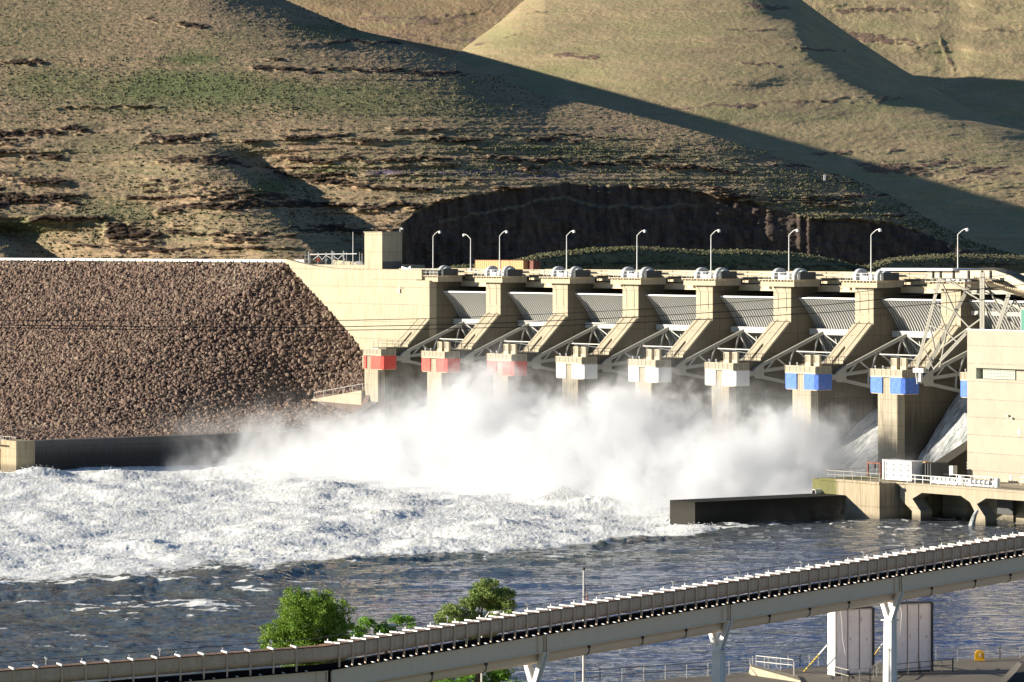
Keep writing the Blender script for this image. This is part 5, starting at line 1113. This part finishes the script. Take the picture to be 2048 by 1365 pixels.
q_ = P[jy, jx]+np.stack([rng.randn(len(jx))*.2, rng.randn(len(jx))*.3, rng.rand(len(jx))**3*.55], -1)
Vs.append(ico[None]*(.5+.9*rng.rand(len(jx), 12, 1))*(.018+.06*rng.rand(len(jx))**2)[:, None, None]*np.array([1.6,1,1])+q_[:, None])
V = np.concatenate(Vs, 0); T = (icf[None]+12*np.arange(len(V))[:, None, None]).reshape(-1, 3)
o = tri_mesh('foam_spray', V.reshape(-1, 3), T, M['splash'], smooth=True); tag(o, 'white droplets and clots of foam leaping above the churning water', 'spray', kind='stuff')

# ------------------------------------------------------------------ mist: one soft bank of spray over the stilling basin
def mist_mat():
    m = NT('spray_mist'); o = m.obj(); x = m.xyz(o)
    top = [(330,895,.05),(440,850,.09),(500,845,.17),(560,812,.22),(620,820,.28),(690,842,.42),(770,850,.6),(830,805,.8),(890,752,1),(960,738,1),(1030,768,1),(1090,825,.7),(1130,815,.75),(1200,765,1),(1270,748,1),(1330,770,.9),(1385,858,.7),(1430,872,.7),(1480,832,1),(1540,812,1),(1600,832,.9),(1650,890,.8),(1700,935,.4)]
    pts = []
    for px_, py_, dn in top:
        u_, z_ = atD(px_, py_, 28.); pts.append((u_, z_, dn))
    ua, ub = -80., 175.
    def curve(k, sc__):
        fc = m.n('ShaderNodeFloatCurve'); c_ = fc.mapping.curves[0]
        P_ = [((p[0]-ua)/(ub-ua), p[k]/sc__) for p in pts]; c_.points[0].location = (0, 0); c_.points[1].location = (1, 0)
        for p in P_: c_.points.new(*p)
        fc.mapping.update(); return fc
    wob = m.noise(m.mapv(o, (1,1,1)), .10, 3, .55, out='Color'); sb = m.n('ShaderNodeVectorMath', operation='SUBTRACT'); m.l(wob, sb.inputs[0]); sb.inputs[1].default_value = (.5,.5,.5)
    sl_ = m.n('ShaderNodeVectorMath', operation='SCALE'); m.l(sb.outputs[0], sl_.inputs[0]); sl_.inputs['Scale'].default_value = 13.
    ad = m.n('ShaderNodeVectorMath', operation='ADD'); m.l(o, ad.inputs[0]); m.l(sl_.outputs[0], ad.inputs[1]); y_ = m.xyz(ad.outputs[0])
    un = m.rng(y_[0], ua, ub); H = curve(1, 24.); m.l(un, H.inputs['Value']); Dn = curve(2, 1.2); m.l(un, Dn.inputs['Value'])
    H_ = m.math('MULTIPLY', H.outputs[0], 24.)
    n = m.noise(m.mapv(ad.outputs[0], (1,1,.8)), .22, 5, .62, .4)
    nn = m.noise(m.mapv(ad.outputs[0], (1,1,.7), (5,3,1)), .15, 7, .70, .9)
    lo = m.math('ADD', m.math('SUBTRACT', H_, y_[2]), m.math('MULTIPLY', m.math('SUBTRACT', n, .5), 19.))
    hf = m.rng(lo, -1.0, 6.0, 0, 1, True)
    dd = m.math('MULTIPLY', y_[1], -1.)
    wd_ = m.math('MULTIPLY', m.rng(dd, 12., 22., 0, 1, True), m.rng(m.math('ADD', dd, m.math('MULTIPLY', y_[2], 1.6)), 42., 66., 1, 0, True))
    hi = m.math('MULTIPLY', m.math('MULTIPLY', m.rng(m.math('SUBTRACT', y_[2], H_), 0, 7, .035, 0, True), m.rng(n, .42, .72)), wd_)
    d = m.math('MULTIPLY', m.math('MULTIPLY', hf, wd_), m.math('MULTIPLY', Dn.outputs[0], 1.2*.24))
    d = m.math('ADD', m.math('MULTIPLY', d, m.rng(nn, .42, .60, .03, 1.9, True)), m.math('MULTIPLY', hi, Dn.outputs[0]))
    v = m.n('ShaderNodeVolumePrincipled'); v.inputs['Color'].default_value = (.915,.93,.955,1); m.l(d, v.inputs['Density']); v.inputs['Anisotropy'].default_value = .1
    m.l(v.outputs[0], m.out.inputs['Volume'])
    try: m.m.cycles.volume_step_rate = .16
    except Exception: pass
    return m.m
b = MB(); b.box(-78, 172, -70, -8, -1.0, 29); o = b.build('mist', mist_mat()); o.location = W(0,0); o.rotation_euler = (0,0,DAMROT); tag(o, 'white spray mist boiling up from the stilling basin below the gates', 'mist', kind='stuff')

# ------------------------------------------------------------------ camera, light, render settings
cam = bpy.data.cameras.new('camera'); co_ = bpy.data.objects.new('camera', cam); COL.objects.link(co_); sc.camera = co_
co_.location = (0,0,HC); co_.rotation_euler = (R(90),0,0); cam.sensor_width = 36; cam.lens = F/2048*36; cam.shift_y = -(682.5-YH)/2048; cam.clip_end = 6000; cam.clip_start = 1
w = bpy.data.worlds.new('World'); sc.world = w; w.use_nodes = True; nt = w.node_tree; bg = nt.nodes['Background']
sky = nt.nodes.new('ShaderNodeTexSky'); sky.sky_type = 'NISHITA'; sky.sun_disc = False
EL, AZ = R(15.2), (-.995, -.10)
sky.sun_elevation = EL; sky.sun_rotation = math.atan2(AZ[0], AZ[1]); sky.air_density = 1.0; sky.dust_density = 0.; sky.ozone_density = 4.
nt.links.new(sky.outputs[0], bg.inputs[0]); bg.inputs[1].default_value = .05
sl = bpy.data.lights.new('sun', 'SUN'); so = bpy.data.objects.new('sun', sl); COL.objects.link(so); sl.energy = 5.; sl.angle = R(.5); sl.color = (1.0,.90,.74)
from mathutils import Vector
so.rotation_euler = Vector((AZ[0]*math.cos(EL), AZ[1]*math.cos(EL), math.sin(EL))).to_track_quat('Z', 'Y').to_euler()
so.location = (-300, -50, 200)
vs_ = sc.view_settings; vs_.view_transform = 'Standard'; vs_.look = 'None'; vs_.exposure = .95; vs_.gamma = 1
sc.cycles.use_denoising = True; sc.cycles.max_bounces = 8; sc.cycles.volume_bounces = 5; sc.cycles.diffuse_bounces = 2; sc.cycles.glossy_bounces = 3
sc.cycles.volume_max_steps = 64; sc.cycles.volume_step_rate = 1.5; sc.cycles.use_adaptive_sampling = True; sc.cycles.adaptive_threshold = .02
